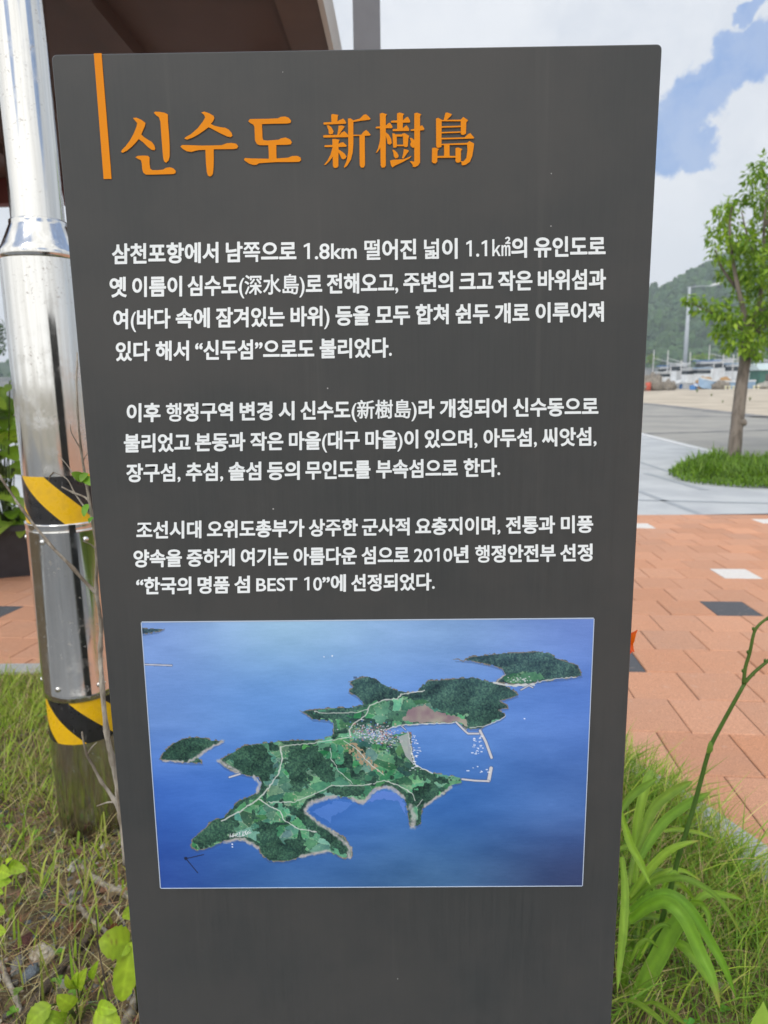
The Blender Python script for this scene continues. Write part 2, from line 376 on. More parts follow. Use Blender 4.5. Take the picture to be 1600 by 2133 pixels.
flat_poly('water', [(-1600, QY-1), (1600, QY-1), (1600, 2600), (-1600, 2600)], ZF-2.0, m_water)
mb = MB(); mb.box((0, QY+.25, ZF-1.0), (320, .6, 2.1)); struct(mb.build('quay_edge', mat('quay_concrete', (.42, .41, .39), .9, (.3, .3, .29), 1)))
BY = 250.0
m_bank = mat('bank_grass', lin(150, 175, 80, .55), .95, lin(120, 145, 70, .5), .15, detail=8)
mb = MB(); zt = far(1450, 764, BY/cp).z
mb.add([(x, y, z) for x in (-900, 900) for y, z in ((BY-14, ZF-2.2), (BY, zt-.3), (BY+60, zt), (2600, zt+1))], [(0, 4, 5, 1), (1, 5, 6, 2), (2, 6, 7, 3)])
struct(mb.build('far_bank', m_bank))
mb = MB(); mb.add([(x, y, z) for x in (-900, 900) for y, z in ((BY-14.2, ZF-2.1), (BY-.6, zt-.25))], [(0, 2, 3, 1)]); struct(mb.build('far_shore', mat('shore_rock', (.12, .13, .13), .95, (.2, .2, .19), .3, detail=8)))
# wooded hill
HY = 420.0
ridge = [(-900, 0), (-300, 8), (-60, 20), (40, 26), (95, 40), (135, 52), (165, 62), (200, 70), (235, 76), (290, 80), (360, 74), (480, 62), (700, 30), (1000, 6)]
def hx(px, py, D): q = far(px, py, D); return q.x, q.z
rid = []
for px, py in ((1100, 700), (1250, 640), (1345, 603), (1370, 590), (1400, 572), (1433, 556), (1465, 543), (1500, 536), (1560, 534), (1650, 545), (1800, 580), (2200, 690)):
    x, z = hx(px, py, 560); rid.append((x, z))
rx = [-900]+[a for a, b in rid]+[1300]; rz = [zt+4]+[b for a, b in rid]+[zt+8]
def hillz(x, y):
    t = (y-(HY-60))/190.0
    if t <= 0: return zt
    s = min(t, 1.0); k = math.sin(s*math.pi/2)**1.15
    if t > 1: k = max(0.0, 1-(t-1)*.6)
    return zt+(np.interp(x, rx, rz)-7-zt)*k+3*noise.noise(Vector((x*.02, y*.02, 0)))*k
mb = MB(); hxs = np.linspace(-500, 900, 90); hys = np.linspace(HY-70, HY+330, 46)
mb.add([(x, y, hillz(x, y)) for y in hys for x in hxs], [(j*90+i, j*90+i+1, (j+1)*90+i+1, (j+1)*90+i) for j in range(45) for i in range(89)])
m_hill = mat('hill_undergrowth', (.03, .06, .025), .95, (.05, .09, .035), .2)
struct(mb.build('hill', m_hill, smooth=True))
m_forest = mat('forest_crowns', (1, 1, 1), .9, (.5, .55, .5), .55, detail=6, attr=True, bump=1.0, bscale=1.6)
mb = MB()
for _ in range(3600):
    y = HY-58+190*random.random()**.8; x = random.uniform(110, 470) if random.random() < .86 else random.uniform(-350, 700)
    z = hillz(x, y); r = random.uniform(2.3, 4.8); g = random.random()
    k = random.uniform(.7, 1.25)
    k *= .80; mb.cur = (.058*k+.03*g*k, .125*k+.04*g*k, .048*k)
    if random.random() < .08: mb.blob((x, y, z+r*1.1), (r*.55, r*.55, r*1.5), 2, .35, 2.6, random.uniform(0, 90))
    else: mb.blob((x, y, z+r*.45), (r, r, r*.85), 2, .42, 2.4, random.uniform(0, 90))
fo = mb.build('forest', m_forest); stuff(fo, 'dense green woods covering the hill beyond the harbour', 'forest')

# ================================================================== THE SIGN
m_steelgrey = None
def sign_mat():
    M = bpy.data.materials.new('brushed_grey_panel'); M.use_nodes = True; nt = M.node_tree; b = nt.nodes['Principled BSDF']
    tc = N(nt, 'ShaderNodeTexCoord'); mp = N(nt, 'ShaderNodeMapping'); mp.inputs['Scale'].default_value = (420, 40, 12); nt.links.new(tc.outputs['Object'], mp.inputs[0])
    st = noise_(nt, mp.outputs[0], 1.0, 6, .7); bl = noise_(nt, tc.outputs['Object'], 5.0, 5, .6)
    c = mixc(nt, maprange(nt, st.outputs['Fac'], .3, .7), (.034, .037, .0372), (.040, .043, .043))
    c = mixc(nt, maprange(nt, bl.outputs['Fac'], .35, .65, 0, .5), c, (.058, .056, .053))
    vo = N(nt, 'ShaderNodeTexVoronoi'); vo.inputs['Scale'].default_value = 30; nt.links.new(tc.outputs['Object'], vo.inputs['Vector'])
    sepc = N(nt, 'ShaderNodeSeparateColor'); nt.links.new(vo.outputs['Color'], sepc.inputs[0])
    thr = math_(nt, 'MULTIPLY', maprange(nt, sepc.outputs[0], .66, 1.0, 0, 1, False), .034)
    speck = math_(nt, 'LESS_THAN', vo.outputs['Distance'], thr)
    c = mixc(nt, math_(nt, 'MULTIPLY', speck, .65), c, (.5, .5, .48))
    mp3 = N(nt, 'ShaderNodeMapping'); mp3.inputs['Scale'].default_value = (34, 34, .9); nt.links.new(tc.outputs['Object'], mp3.inputs[0]); ws = noise_(nt, mp3.outputs[0], 1.0, 4, .6)
    c = mixc(nt, maprange(nt, ws.outputs['Fac'], .60, .74, 0, .28), c, (.075, .075, .07))
    nt.links.new(c, b.inputs['Base Color']); b.inputs['Roughness'].default_value = .46
    nt.links.new(maprange(nt, st.outputs['Fac'], .3, .7, .40, .54), b.inputs['Roughness'])
    b.inputs['Specular IOR Level'].default_value = .34
    bp = N(nt, 'ShaderNodeBump'); bp.inputs['Strength'].default_value = .04; bp.inputs['Distance'].default_value = .002; nt.links.new(st.outputs['Fac'], bp.inputs['Height']); nt.links.new(bp.outputs[0], b.inputs['Normal'])
    return M
m_sign = sign_mat()
sign = thing('information_sign', 'tall dark grey information sign with orange title, white Korean text and island photograph', 'sign', (0, .06, 0))
mb = MB(); SB, TH = -.12, .11
bm = bmesh.new(); rc = .005
def rrect(x0, x1, z0, z1, r, n=5):
    o = []
    for cx, cz, a0 in ((x1-r, z1-r, 0), (x0+r, z1-r, 90), (x0+r, z0+r, 180), (x1-r, z0+r, 270)):
        for i in range(n+1): a = R(a0+90*i/n); o.append((cx+r*math.cos(a), cz+r*math.sin(a)))
    return o
bm.free()
pf = rrect(-.3, .3, SB, TOPZ, .005); pi = rrect(-.2988, .2988, SB+.0012, TOPZ-.0012, .0042); n = len(pf)
vs = [(x, 0, z) for x, z in pi]+[(x, .0012, z) for x, z in pf]+[(x, TH, z) for x, z in pf]
mb.add(vs, [tuple(range(n-1, -1, -1)), tuple(2*n+i for i in range(n))]+[(l*n+i, l*n+(i+1) % n, (l+1)*n+(i+1) % n, (l+1)*n+i) for l in (0, 1) for i in range(n)])
panel = mb.build('panel', m_sign, sign)
mb = MB(); bp_ = at(708, 95, .055); mb.lathe((bp_.x, .055, TOPZ), [(0.0001, .0045), (.003, .0045), (.0034, .003), (.0034, 0)], 12); mb.box((bp_.x+.004, .055, TOPZ+.0006), (.028, .02, .0012))
mb.build('lifting_stud', mat('dark_bolt', (.06, .06, .06), .5, metal=.6), sign)
m_or = mat('orange_vinyl', lin(212, 130, 12, 1.0), .5, lin(206, 124, 10, 1.0), 6, detail=3, spec=.15)
m_wh = mat('white_vinyl', (.68, .725, .735), .5, (.73, .77, .78), 5, detail=3)
def zfn(z0, sx, ox, oy, base=.0002):
    def fn(x, y, h):
        p = at(ox+x/sx, oy+y/sx, 0); return Vector((p.x, -h-base, p.z))
    return fn
mb = MB(); mb.prism([(196, 111.6), (212, 111.3), (233, 373), (216.5, 373.2)], lambda x, y, h: Vector((at(x, y, 0).x, -h-.0002, at(x, y, 0).z)), .0006); mb.build('accent_stripe', m_or, sign)
T1 = [[(325,155),(350,152),(385,168),(412,188),(408,210),(395,240),(383,268),(400,285),(430,305),(455,320),(472,342),(480,365),(475,377),(455,375),(425,353),(395,322),(365,300),(345,325),(315,355),(285,380),(255,396),(243,390),(250,375),(275,350),(305,310),(330,265),(350,215),(355,190),(340,172)],
[(470,118),(480,110),(510,112),(545,118),(567,130),(568,180),(575,260),(580,350),(580,420),(572,450),(555,465),(542,455),(535,430),(530,370),(522,270),(516,180),(505,148),(485,135)],
[(343,427),(360,417),(400,415),(430,417),(440,427),(440,470),(445,505),(460,516),(500,516),(535,512),(555,500),(580,496),(605,503),(622,520),(620,537),(605,543),(540,545),(460,547),(415,547),(398,535),(390,510),(387,470),(380,447),(360,438)],
[(800,117),(820,110),(855,122),(885,140),(890,155),(880,178),(865,195),(890,208),(930,218),(965,222),(990,235),(1010,258),(1015,278),(1005,287),(980,283),(930,260),(880,233),(850,218),(820,240),(780,268),(740,290),(700,304),(683,298),(690,288),(730,265),(775,225),(810,180),(827,150),(818,132)],
[(655,352),(668,342),(720,343),(800,346),(880,345),(940,343),(975,330),(1010,327),(1042,333),(1055,350),(1047,366),(1020,370),(885,371),(886,430),(885,490),(880,540),(870,556),(857,560),(845,553),(838,530),(832,470),(828,375),(780,377),(755,383),(730,390),(700,385),(672,370)],
[(1125,177),(1137,162),(1180,161),(1260,160),(1330,157),(1350,147),(1380,144),(1405,152),(1422,172),(1418,188),(1395,193),(1300,194),(1220,197),(1222,240),(1224,290),(1230,308),(1260,311),(1335,305),(1355,295),(1385,290),(1415,303),(1428,322),(1420,337),(1390,340),(1320,341),(1320,400),(1322,435),(1400,430),(1430,418),(1465,417),(1487,428),(1492,445),(1480,458),(1440,460),(1330,460),(1240,465),(1200,468),(1180,480),(1160,480),(1130,470),(1100,450),(1095,440),(1105,432),(1150,435),(1268,437),(1267,390),(1264,343),(1205,343),(1185,335),(1172,310),(1170,260),(1168,215),(1160,200),(1140,190)]]
T2 = [[(200,158),(215,152),(260,160),(255,172),(252,220),(203,220)],[(135,230),(140,222),(250,217),(265,205),(300,190),(315,205),(325,225),(320,233),(140,240)],[(163,247),(180,245),(205,265),(220,295),(215,315),(195,322),(180,315),(178,285)],[(262,250),(290,247),(313,257),(285,295),(260,332),(250,328),(258,290)],[(132,335),(140,328),(270,325),(285,308),(310,295),(335,318),(345,335),(338,345),(138,348)],[(142,420),(150,412),(255,408),(275,392),(300,387),(330,415),(325,425),(148,428)],[(210,360),(240,360),(270,368),(262,385),(260,585),(248,600),(225,600),(215,585)],[(215,420),(212,430),(195,490),(170,540),(140,575),(155,575),(190,540),(218,500)],[(258,445),(280,458),(310,480),(328,505),(320,522),(300,530),(285,520),(270,485),(258,465)],[(340,190),(360,188),(385,205),(385,330),(385,400),(380,470),(365,530),(335,580),(312,600),(308,590),(330,540),(342,470),(343,400)],[(385,205),(440,190),(470,160),(490,155),(510,170),(528,192),(520,200),(450,208),(386,218)],[(384,325),(450,325),(470,300),(490,285),(510,300),(528,325),(520,332),(384,335)],[(435,330),(480,330),(482,575),(472,597),(450,598),(438,580)],
[(570,265),(578,258),(650,255),(672,232),(690,224),(705,248),(712,262),(705,270),(575,272)],[(605,150),(625,143),(665,155),(655,170),(655,580),(645,597),(622,598),(612,580)],[(612,275),(612,300),(605,380),(590,440),(572,475),(585,470),(605,440),(614,420)],[(655,305),(680,325),(700,360),(705,395),(690,408),(670,400),(664,365),(655,330)],[(748,148),(770,140),(808,152),(798,168),(796,285),(750,285)],[(697,215),(705,208),(800,203),(825,180),(840,176),(855,205),(858,218),(850,224),(702,224)],[(710,285),(718,278),(795,275),(815,255),(830,247),(848,275),(850,288),(845,293),(715,295)],[(710,312),(728,316),(745,328),(748,420),(740,432),(718,432),(714,400)],[(740,322),(795,322),(795,340),(740,340)],[(790,318),(812,312),(850,335),(842,355),(838,420),(828,428),(808,425),(800,410),(798,335)],[(740,408),(805,408),(805,420),(740,420)],[(708,450),(725,452),(750,475),(762,500),(755,517),(735,522),(722,505),(718,475)],[(805,445),(835,450),(848,458),(825,490),(800,525),(790,520),(800,480)],[(690,540),(720,533),(800,530),(840,515),(870,500),(855,520),(790,555),(735,580),(710,597),(698,580)],[(858,287),(870,280),(930,272),(945,250),(960,248),(975,275),(972,287),(865,293)],[(892,148),(915,142),(950,155),(940,170),(940,555),(925,580),(900,593),(880,592),(878,575),(855,547),(870,545),(892,550)],[(853,350),(875,355),(893,372),(893,430),(880,435),(862,420),(858,400),(866,385)],
[(1150,145),(1165,140),(1205,155),(1200,165),(1165,200),(1145,210),(1138,200)],[(1073,190),(1090,185),(1120,200),(1118,425),(1100,433),(1080,433),(1074,415)],[(1118,203),(1280,200),(1280,213),(1118,213)],[(1278,200),(1300,178),(1340,205),(1325,222),(1322,315),(1300,328),(1280,322)],[(1118,255),(1278,250),(1278,262),(1118,267)],[(1118,303),(1278,298),(1278,308),(1118,314)],[(1118,352),(1310,348),(1340,320),(1358,312),(1390,350),(1385,357),(1118,364)],[(1118,402),(1340,393),(1340,408),(1118,412)],[(1330,395),(1350,378),(1390,400),(1385,440),(1375,500),(1355,550),(1320,575),(1295,580),(1285,572),(1285,555),(1270,545),(1300,548),(1325,520),(1335,450)],[(1040,438),(1060,432),(1098,445),(1085,460),(1083,550),(1070,563),(1050,563),(1038,550)],[(1140,405),(1185,405),(1186,505),(1140,505)],[(1083,502),(1235,502),(1235,516),(1083,518)],[(1235,437),(1255,432),(1292,445),(1280,460),(1280,545),(1265,557),(1245,557),(1235,545)]]
mb = MB()
for i, p in enumerate(T1): mb.prism(p, zfn(0, 1600/480, 180, 200), .0008)
mb.build('title_hangul_lettering', m_or, sign)
mb = MB()
for i, p in enumerate(T2): mb.prism(p, zfn(0, 4.0, 640, 200), .0007+.000012*i)
mb.build('title_hanja_lettering', m_or, sign)
# body text: one mesh per printed line, each word fitted to where it stands
cu = bpy.data.curves.new('lettering', 'FONT'); cu.resolution_u = 4; fo_ = bpy.data.objects.new('lettering', cu); COL.objects.link(fo_)
GC = {}
def ev(body, off):
    cu.body = body; cu.offset = off; dg = bpy.context.evaluated_depsgraph_get(); dg.update()
    me = bpy.data.meshes.new_from_object(fo_.evaluated_get(dg)); v = [tuple(x.co) for x in me.vertices]; f = [tuple(p.vertices) for p in me.polygons]; bpy.data.meshes.remove(me); return v, f
XN = max(x[0] for x in ev('나', 0)[0])
def glyph(ch):
    if ch in GC: return GC[ch]
    han = '\u4e00' <= ch <= '\u9fff'
    if ch == '1':
        v = [(.245, 0, 0), (.365, 0, 0), (.365, .735, 0), (.27, .735, 0), (.09, .635, 0), (.09, .535, 0), (.245, .60, 0)]; f = [(0, 1, 2, 3, 6), (3, 4, 5, 6)]; adv = .555
    else:
        o = .001 if han else (.008 if ch == '㎢' else (.011 if ch in '떨넓쪽행' else (.016 if ord(ch) < 256 else .0185)))
        v, f = ev(ch, o); adv = max(x[0] for x in ev(ch+'나', 0)[0])-XN
    dup = [(0, 0)] if ch == '㎢' or ord(ch) < 256 else ([(0, 0), (.018, .006), (-.018, -.006), (.004, .015), (-.004, -.015), (.010, -.010), (-.010, .010)] if han else [(0, 0), (.014, .004), (-.014, -.004), (.004, -.012), (-.004, .012)] if ch not in '떨넓쪽행' else [(0, 0), (.012, .006), (-.012, -.006), (.006, -.010), (-.006, .010)])
    GC[ch] = (v, f, adv, dup); return GC[ch]
LN = [((250,549.8,1115,535.8),42,[('삼천포항에서',234,454.8),('남쪽으로',471.3,617.2),('1.8km',633,743.2),('떨어진',759.6,867),('넓이',883.8,952.8),('1.1㎢의',971.3,1097.3),('유인도로',1112.7,1260.8)]),
((245,618.8,1241,602.3),41.5,[('옛',229,264),('이름이',276.3,379.2),('심수도(深水島)로',391.5,670.8),('전해오고,',681.3,829.6),('주변의',840.8,943.3),('크고',957,1027),('작은',1037.8,1108.5),('바위섬과',1120.8,1261.5)]),
((255,685,1241,669.5),41,[('여(바다',236.8,355),('속에',367,437),('잠겨있는',450.3,592.7),('바위)',606,686.5),('등을',699.5,770),('모두',783,853.7),('합쳐',866.3,934.2),('쉰두',949.3,1019.3),('개로',1030.8,1102.2),('이루어져',1116.2,1257.3)]),
((262,751.8,790,744.3),40.5,[('있다',242,312),('해서',325,393.6),('“신두섬”으로도',407.2,654.3),('불리었다.',666.6,816.3)]),
((280,878.8,1040,868.2),38.5,[('이후',264.8,334.3),('행정구역',346.6,485),('변경',500,567.2),('시',581,613.2),('신수도(新樹島)라',626.5,904.6),('개칭되어',916.5,1054.7),('신수동으로',1069,1245.8)]),
((275,941.8,1220,928),38,[('불리었고',258.8,396.6),('본동과',407.2,510.9),('작은',522,590),('마을(대구',602.6,749),('마을)이',761.5,870.8),('있으며,',885,994.4),('아두섬,',1007.6,1118.3),('씨앗섬,',1129.2,1242.5)]),
((280,1003.7,1010,992.6),38,[('장구섬,',264,376.4),('추섬,',388,465.2),('솔섬',476.8,544),('등의',557.3,624.2),('무인도를',636.8,771.5),('부속섬으로',784,953),('한다.',966.2,1042)]),
((335,1121.3,1217,1109.2),35.8,[('조선시대',285,419.4),('오위도총부가',431.9,633.8),('상주한',643.8,745),('군사적',754.7,853),('요충지이며,',865.6,1042.2),('전통과',1053.8,1155.6),('미풍',1168.8,1235)]),
((295,1181,1217,1168.5),36,[('양속을',278.8,378.8),('중하게',389.7,489),('여기는',502.2,600.6),('아름다운',612.2,742.8),('섬으로',753.8,852.2),('2010년',862.5,975.6),('행정안전부',990,1156.9),('선정',1167.2,1233.8)]),
((315,1237.5,885,1229),35.3,[('“한국의',284.4,398.4),('명품',412.5,478),('섬',488.8,520.3),('BEST',534,619.4),('10”에',634,720.3),('선정되었다.',732,905.6)])]
for (x1, y1, x2, y2), H, words in LN:
    mb = MB(); k = H/.931
    for w, xl, xr in words:
        pen = 0; gl = []
        for ch in w: v, f, adv, dup = glyph(ch); gl.append((v, f, pen, dup)); pen += adv
        mn = min(p[0]+o for v, f, o, d in gl for p in v); mx = max(p[0]+o for v, f, o, d in gl for p in v); kx = (xr-xl)/(mx-mn)
        for v, f, o, dup in gl:
            for di, (dx, dy) in enumerate(dup):
                vs = []
                for q in v:
                    X = xl+(q[0]+o-mn+dx)*kx; Y = y1+(y2-y1)*(X-x1)/(x2-x1)-(q[1]+dy+.085)*k
                    p = at(X, Y, 0); vs.append((p.x, -.0005-.00002*di, p.z))
                mb.add(vs, f)
    mb.build('text_line', m_wh, sign)
bpy.data.objects.remove(fo_)
# the printed aerial photograph of the island
def paint(X, Y):
    gy = [1290, 1480, 1660, 1850]; gx = [296, 600, 900, 1236]
    G = np.array([[(116,148,204),(140,178,210),(124,160,206),(102,132,198)],[(104,142,204),(92,140,204),(88,132,200),(80,120,194)],[(52,98,180),(56,106,184),(54,104,172),(66,104,168)],[(34,70,146),(50,94,152),(58,98,142),(50,64,104)]], float)
    fx = np.interp(X, gx, range(4)); fy = np.interp(Y, gy, range(4)); i = np.clip(fx.astype(int), 0, 2); j = np.clip(fy.astype(int), 0, 2); u = (fx-i)[:, None]; v = (fy-j)[:, None]; u = u*u*(3-2*u); v = v*v*(3-2*v)
    C = (G[j, i]*(1-u)+G[j, i+1]*u)*(1-v)+(G[j+1, i]*(1-u)+G[j+1, i+1]*u)*v
    C += ((vnoise(X, Y*3.5, 60, 1)-.5)*10+(vnoise(X+Y*.3, Y*6, 14, 2)-.5)*5+(vnoise(X, Y*2, 160, 3)-.5)*14)[:, None]
    main = [(625,1481),(650,1478),(690,1474),(735,1472),(757,1466),(745,1452),(724,1440),(735,1430),(727,1421),(739,1414),(760,1409),(769,1408),(784,1414),(799,1425),(820,1435),(847,1441),(868,1440),(880,1427),(892,1417),(928,1415),(958,1412),(988,1411),(1024,1420),(1048,1424),(1062,1432),(1076,1442),(1081,1449),(1057,1457),(1042,1460),(1057,1468),(1060,1475),(1039,1479),(1050,1484),(1054,1491),(1042,1500),(1015,1510),(1000,1519),(972,1518),(952,1505),(880,1508),(820,1514),(799,1522),(805,1531),(847,1525),(856,1525),(860,1570),(866,1593),(898,1609),(928,1613),(958,1618),(964,1630),(940,1636),(928,1653),(904,1665),(880,1684),(877,1716),(865,1723),(853,1719),(847,1680),(841,1659),(823,1642),(802,1637),(778,1645),(760,1669),(748,1674),(735,1663),(699,1659),(675,1662),(645,1674),(636,1686),(651,1701),(681,1723),(717,1743),(732,1764),(733,1786),(714,1788),(687,1774),(654,1779),(627,1785),(600,1795),(561,1794),(543,1779),(538,1764),(510,1752),(488,1750),(468,1752),(444,1764),(411,1773),(397,1764),(400,1746),(426,1725),(444,1707),(468,1701),(480,1686),(495,1668),(528,1654),(541,1645),(545,1630),(538,1618),(525,1618),(498,1612),(468,1599),(453,1585),(468,1576),(484,1567),(508,1552),(550,1547),(610,1541),(670,1541),(695,1528),(694,1507),(685,1502),(652,1499),(637,1487)]
    isl2 = [(940,1374),(970,1373),(979,1367),(1018,1363),(1060,1359),(1120,1357),(1147,1359),(1162,1372),(1204,1385),(1214,1408),(1180,1414),(1135,1418),(1111,1423),(1099,1427),(1069,1426),(1030,1421),(1051,1405),(1045,1393),(1015,1384),(985,1378)]
    isl3 = [(333,1580),(340,1565),(360,1548),(380,1538),(400,1534),(430,1536),(440,1541),(470,1543),(452,1552),(428,1564),(412,1574),(424,1590),(395,1590),(370,1588),(338,1584)]
    isl4 = [(290,1308),(320,1309),(345,1309),(330,1316),(305,1320),(290,1322)]
    rs = np.random.default_rng(77); sx_ = rs.uniform(380, 1060, 520); sy_ = rs.uniform(1420, 1800, 520); tone = rs.normal(0, 1, (520, 3))*np.array([6, 7, 6])+rs.normal(0, 12, (520, 1)); fcol = np.zeros((len(X), 3)); fedge = np.zeros(len(X))
    for a0 in range(0, len(X), 20000):
        sl_ = slice(a0, a0+20000); dd_ = (X[sl_, None]-sx_)**2+((Y[sl_, None]-sy_)*1.7)**2; pt_ = np.argpartition(dd_, 1, axis=1)[:, :2]; d2 = np.take_along_axis(dd_, pt_, 1); o_ = np.argsort(d2, 1); pt_ = np.take_along_axis(pt_, o_, 1); d2 = np.sqrt(np.take_along_axis(d2, o_, 1)); fcol[sl_] = tone[pt_[:, 0]]; fedge[sl_] = d2[:, 1]-d2[:, 0]
    jx = (vnoise(X, Y, 5, 11)-.5)*5; jy = (vnoise(X, Y, 5, 12)-.5)*5; XX = X+jx; YY = Y+jy
    def put(mask, col, k=1.0):
        C[mask] = C[mask]*(1-k)+np.array(col, float)*k
    n1 = vnoise(X, Y, 26, 21)*.6+vnoise(X, Y, 9, 22)*.4; n2 = vnoise(X, Y, 3.2, 23); n3 = vnoise(X, Y, 1.7, 24)
    forest_polys = [[(725,1405),(800,1410),(850,1440),(835,1452),(790,1462),(750,1468),(720,1440)],[(850,1445),(895,1410),(1000,1405),(1085,1447),(1045,1470),(1005,1475),(985,1480),(950,1490),(915,1480),(890,1462),(845,1450)],[(975,1478),(1040,1470),(1056,1490),(1015,1510),(985,1516),(970,1500)],[(640,1484),(700,1478),(745,1478),(740,1490),(700,1500),(665,1500)],[(600,1560),(660,1555),(690,1590),(700,1620),(690,1635),(665,1620),(640,1600),(605,1600)],[(470,1560),(545,1548),(560,1565),(575,1600),(560,1625),(510,1640),(500,1612)],[(590,1590),(640,1600),(645,1640),(610,1645),(600,1620)],[(800,1530),(850,1600),(900,1612),(940,1620),(935,1632),(880,1625),(820,1590)],[(585,1672),(640,1690),(735,1760),(730,1785),(690,1765),(655,1730),(600,1690)],[(395,1740),(470,1698),(500,1712),(480,1740),(415,1772)],[(535,1710),(570,1715),(590,1760),(640,1760),(610,1795),(555,1792),(540,1760)],[(690,1635),(760,1635),(755,1658),(690,1655)],[(845,1655),(890,1630),(925,1640),(880,1680),(850,1682)]]
    for isl, field in ((main, 1), (isl2, .25), (isl3, 0), (isl4, 0)):
        ins = inpoly(XX, YY, isl); ed = dline(X, Y, isl, True); sh = inpoly(X, Y-4, isl) & ~ins
        put(sh, (50, 70, 110), .35)
        gcol = np.array([68, 124, 96])+fcol+np.stack([26*(n1-.5)+20*(n2-.5), 30*(n1-.5)+20*(n2-.5), 14*(n1-.5)+12*(n2-.5)], 1); eg = (fedge < 1.3) & (n2 > .42); gcol[eg] = gcol[eg]*.55+np.array([150, 165, 140])*.45; eg = (fedge < 2.2) & (n2 < .25); gcol[eg] = (44, 78, 66); pale = (n2 > .92) & (n1 > .5); gcol[pale] = (150, 152, 130); gcol += ((vnoise(X, Y*1.2, 60, 28)-.5)*34+(vnoise(X+Y*.8, Y*1.3, 40, 53)-vnoise(X+Y*.8+9, Y*1.3+5, 40, 53))*45+8)[:, None]
        C[ins] = gcol[ins]
        F_ = np.zeros(X.shape, bool)
        if field == 1:
            for fp in forest_polys: F_ |= inpoly(X+jx*2.4, Y+jy*2.4, fp)
            F_ |= (vnoise(X, Y, 12, 31) > .74); F_ |= (ed < 6+6*n1) & (vnoise(X, Y, 40, 32) > .42)
        elif field == .25: F_ = ~inpoly(X+jx, Y+jy, [(1048,1408),(1085,1400),(1125,1402),(1135,1414),(1090,1424),(1050,1420)])
        else: F_[:] = True
        F_ &= ins
        hz = np.clip((1560-Y)/260, 0, 1)
        dk = np.stack([34+34*(n3-.35)+40*(n2-.5)+hz*18, 68+40*(n3-.35)+44*(n2-.5)+hz*12, 58+26*(n3-.35)+28*(n2-.5)+hz*36], 1); rl = vnoise(X+Y*.8, Y*1.3, 34, 52)-vnoise(X+Y*.8+9, Y*1.3+5, 34, 52); dk += (rl*55+(vnoise(X+Y*.6, Y*1.6, 26, 51)-.5)*26)[:, None]*np.array([.8, 1, .8]); C[F_] = dk[F_]
        bw = .5+1.9*vnoise(X, Y, 34, 41)
        be = ins & (ed < bw); k = (vnoise(X, Y, 2.5, 42)*40)[:, None]; bc = np.array([112, 110, 104])+k-20; C[be] = bc[be]
    for bp, w in (([(636,1686),(645,1674),(675,1663),(699,1660)],9),([(636,1690),(660,1712),(700,1738),(728,1765),(728,1785)],7),([(470,1754),(490,1748),(512,1750),(538,1766)],7),([(627,1784),(654,1778),(686,1772)],6),([(455,1584),(480,1598),(498,1610)],8),([(528,1618),(542,1632),(535,1652)],6),([(861,1722),(862,1700),(855,1680)],11),([(885,1678),(915,1658),(940,1640)],6),([(390,1588),(412,1576),(430,1562),(465,1544)],6),([(340,1584),(380,1586)],4),([(1035,1420),(1052,1405)],3),([(760,1668),(785,1642),(815,1640),(842,1662)],7),([(735,1664),(757,1672)],7)):
        d = dline(X+jx*.8, Y+jy*.8, bp); k = np.clip(1.45-d/(w*.56), 0, 1)**1.3*(.62+.38*n2); C[:] = C*(1-k[:, None])+np.array([170, 167, 168])*k[:, None]
    mud = inpoly(XX, YY, [(838,1500),(850,1478),(885,1468),(905,1482),(950,1492),(972,1500),(975,1514),(950,1502),(880,1506)]); C[mud] = (np.array([140, 130, 128])+((n1-.5)*70)[:, None]*np.array([.6, 1, .5]))[mud]
    brown = inpoly(XX, YY, [(710,1550),(740,1548),(775,1580),(800,1612),(790,1615),(750,1590)]); C[brown & (n2 > .45)] = (150, 135, 110)
    cyan = inpoly(XX, YY, [(650,1690),(700,1668),(735,1672),(715,1690),(690,1700),(690,1715)]) & ~inpoly(X, Y, main); put(cyan, (100, 140, 215), .4)
    cyan = inpoly(XX, YY, [(762,1672),(785,1650),(820,1648),(842,1670),(846,1700),(830,1668),(790,1664)]) & ~inpoly(X, Y, main); put(cyan, (110, 135, 215), .5)
    for rp, w in (([(584,1556),(588,1580),(580,1612),(560,1640),(540,1663),(500,1690),(462,1710)],2.3),([(540,1664),(560,1678),(584,1690),(592,1708),(620,1726),(660,1733)],1.9),([(560,1671),(610,1671),(640,1660),(680,1642),(690,1636),(755,1636),(775,1632)],1.7),([(584,1556),(608,1552),(650,1548),(690,1542),(730,1535)],1.6),([(688,1558),(690,1580),(705,1605),(722,1620),(735,1632)],1.5),([(778,1632),(800,1625),(830,1636),(858,1652),(865,1668)],1.7),([(730,1536),(728,1520),(735,1508),(762,1490),(770,1470),(800,1458),(828,1455),(836,1446),(885,1438)],2.0),([(655,1482),(672,1485),(740,1484),(765,1478)],1.6),([(716,1543),(745,1562),(770,1590),(800,1615)],1.6),([(800,1520),(840,1510),(900,1507),(952,1505),(962,1514),(972,1520)],2.0),([(980,1516),(1010,1512),(1042,1500),(1054,1490)],1.6),([(868,1680),(880,1665)],1.4),([(850,1525),(858,1570),(866,1594),(900,1610)],2.2),([(1070,1426),(1110,1424),(1140,1416),(1200,1410)],1.6),([(1028,1421),(1050,1426),(1070,1428),(1112,1426)],3.0)):
        d = dline(X+jx*.5, Y+jy*.5, rp); k = np.clip(w*.8-d, 0, 1)[:, None]*.9; C[:] = C*(1-k)+np.array([196, 200, 198])*k
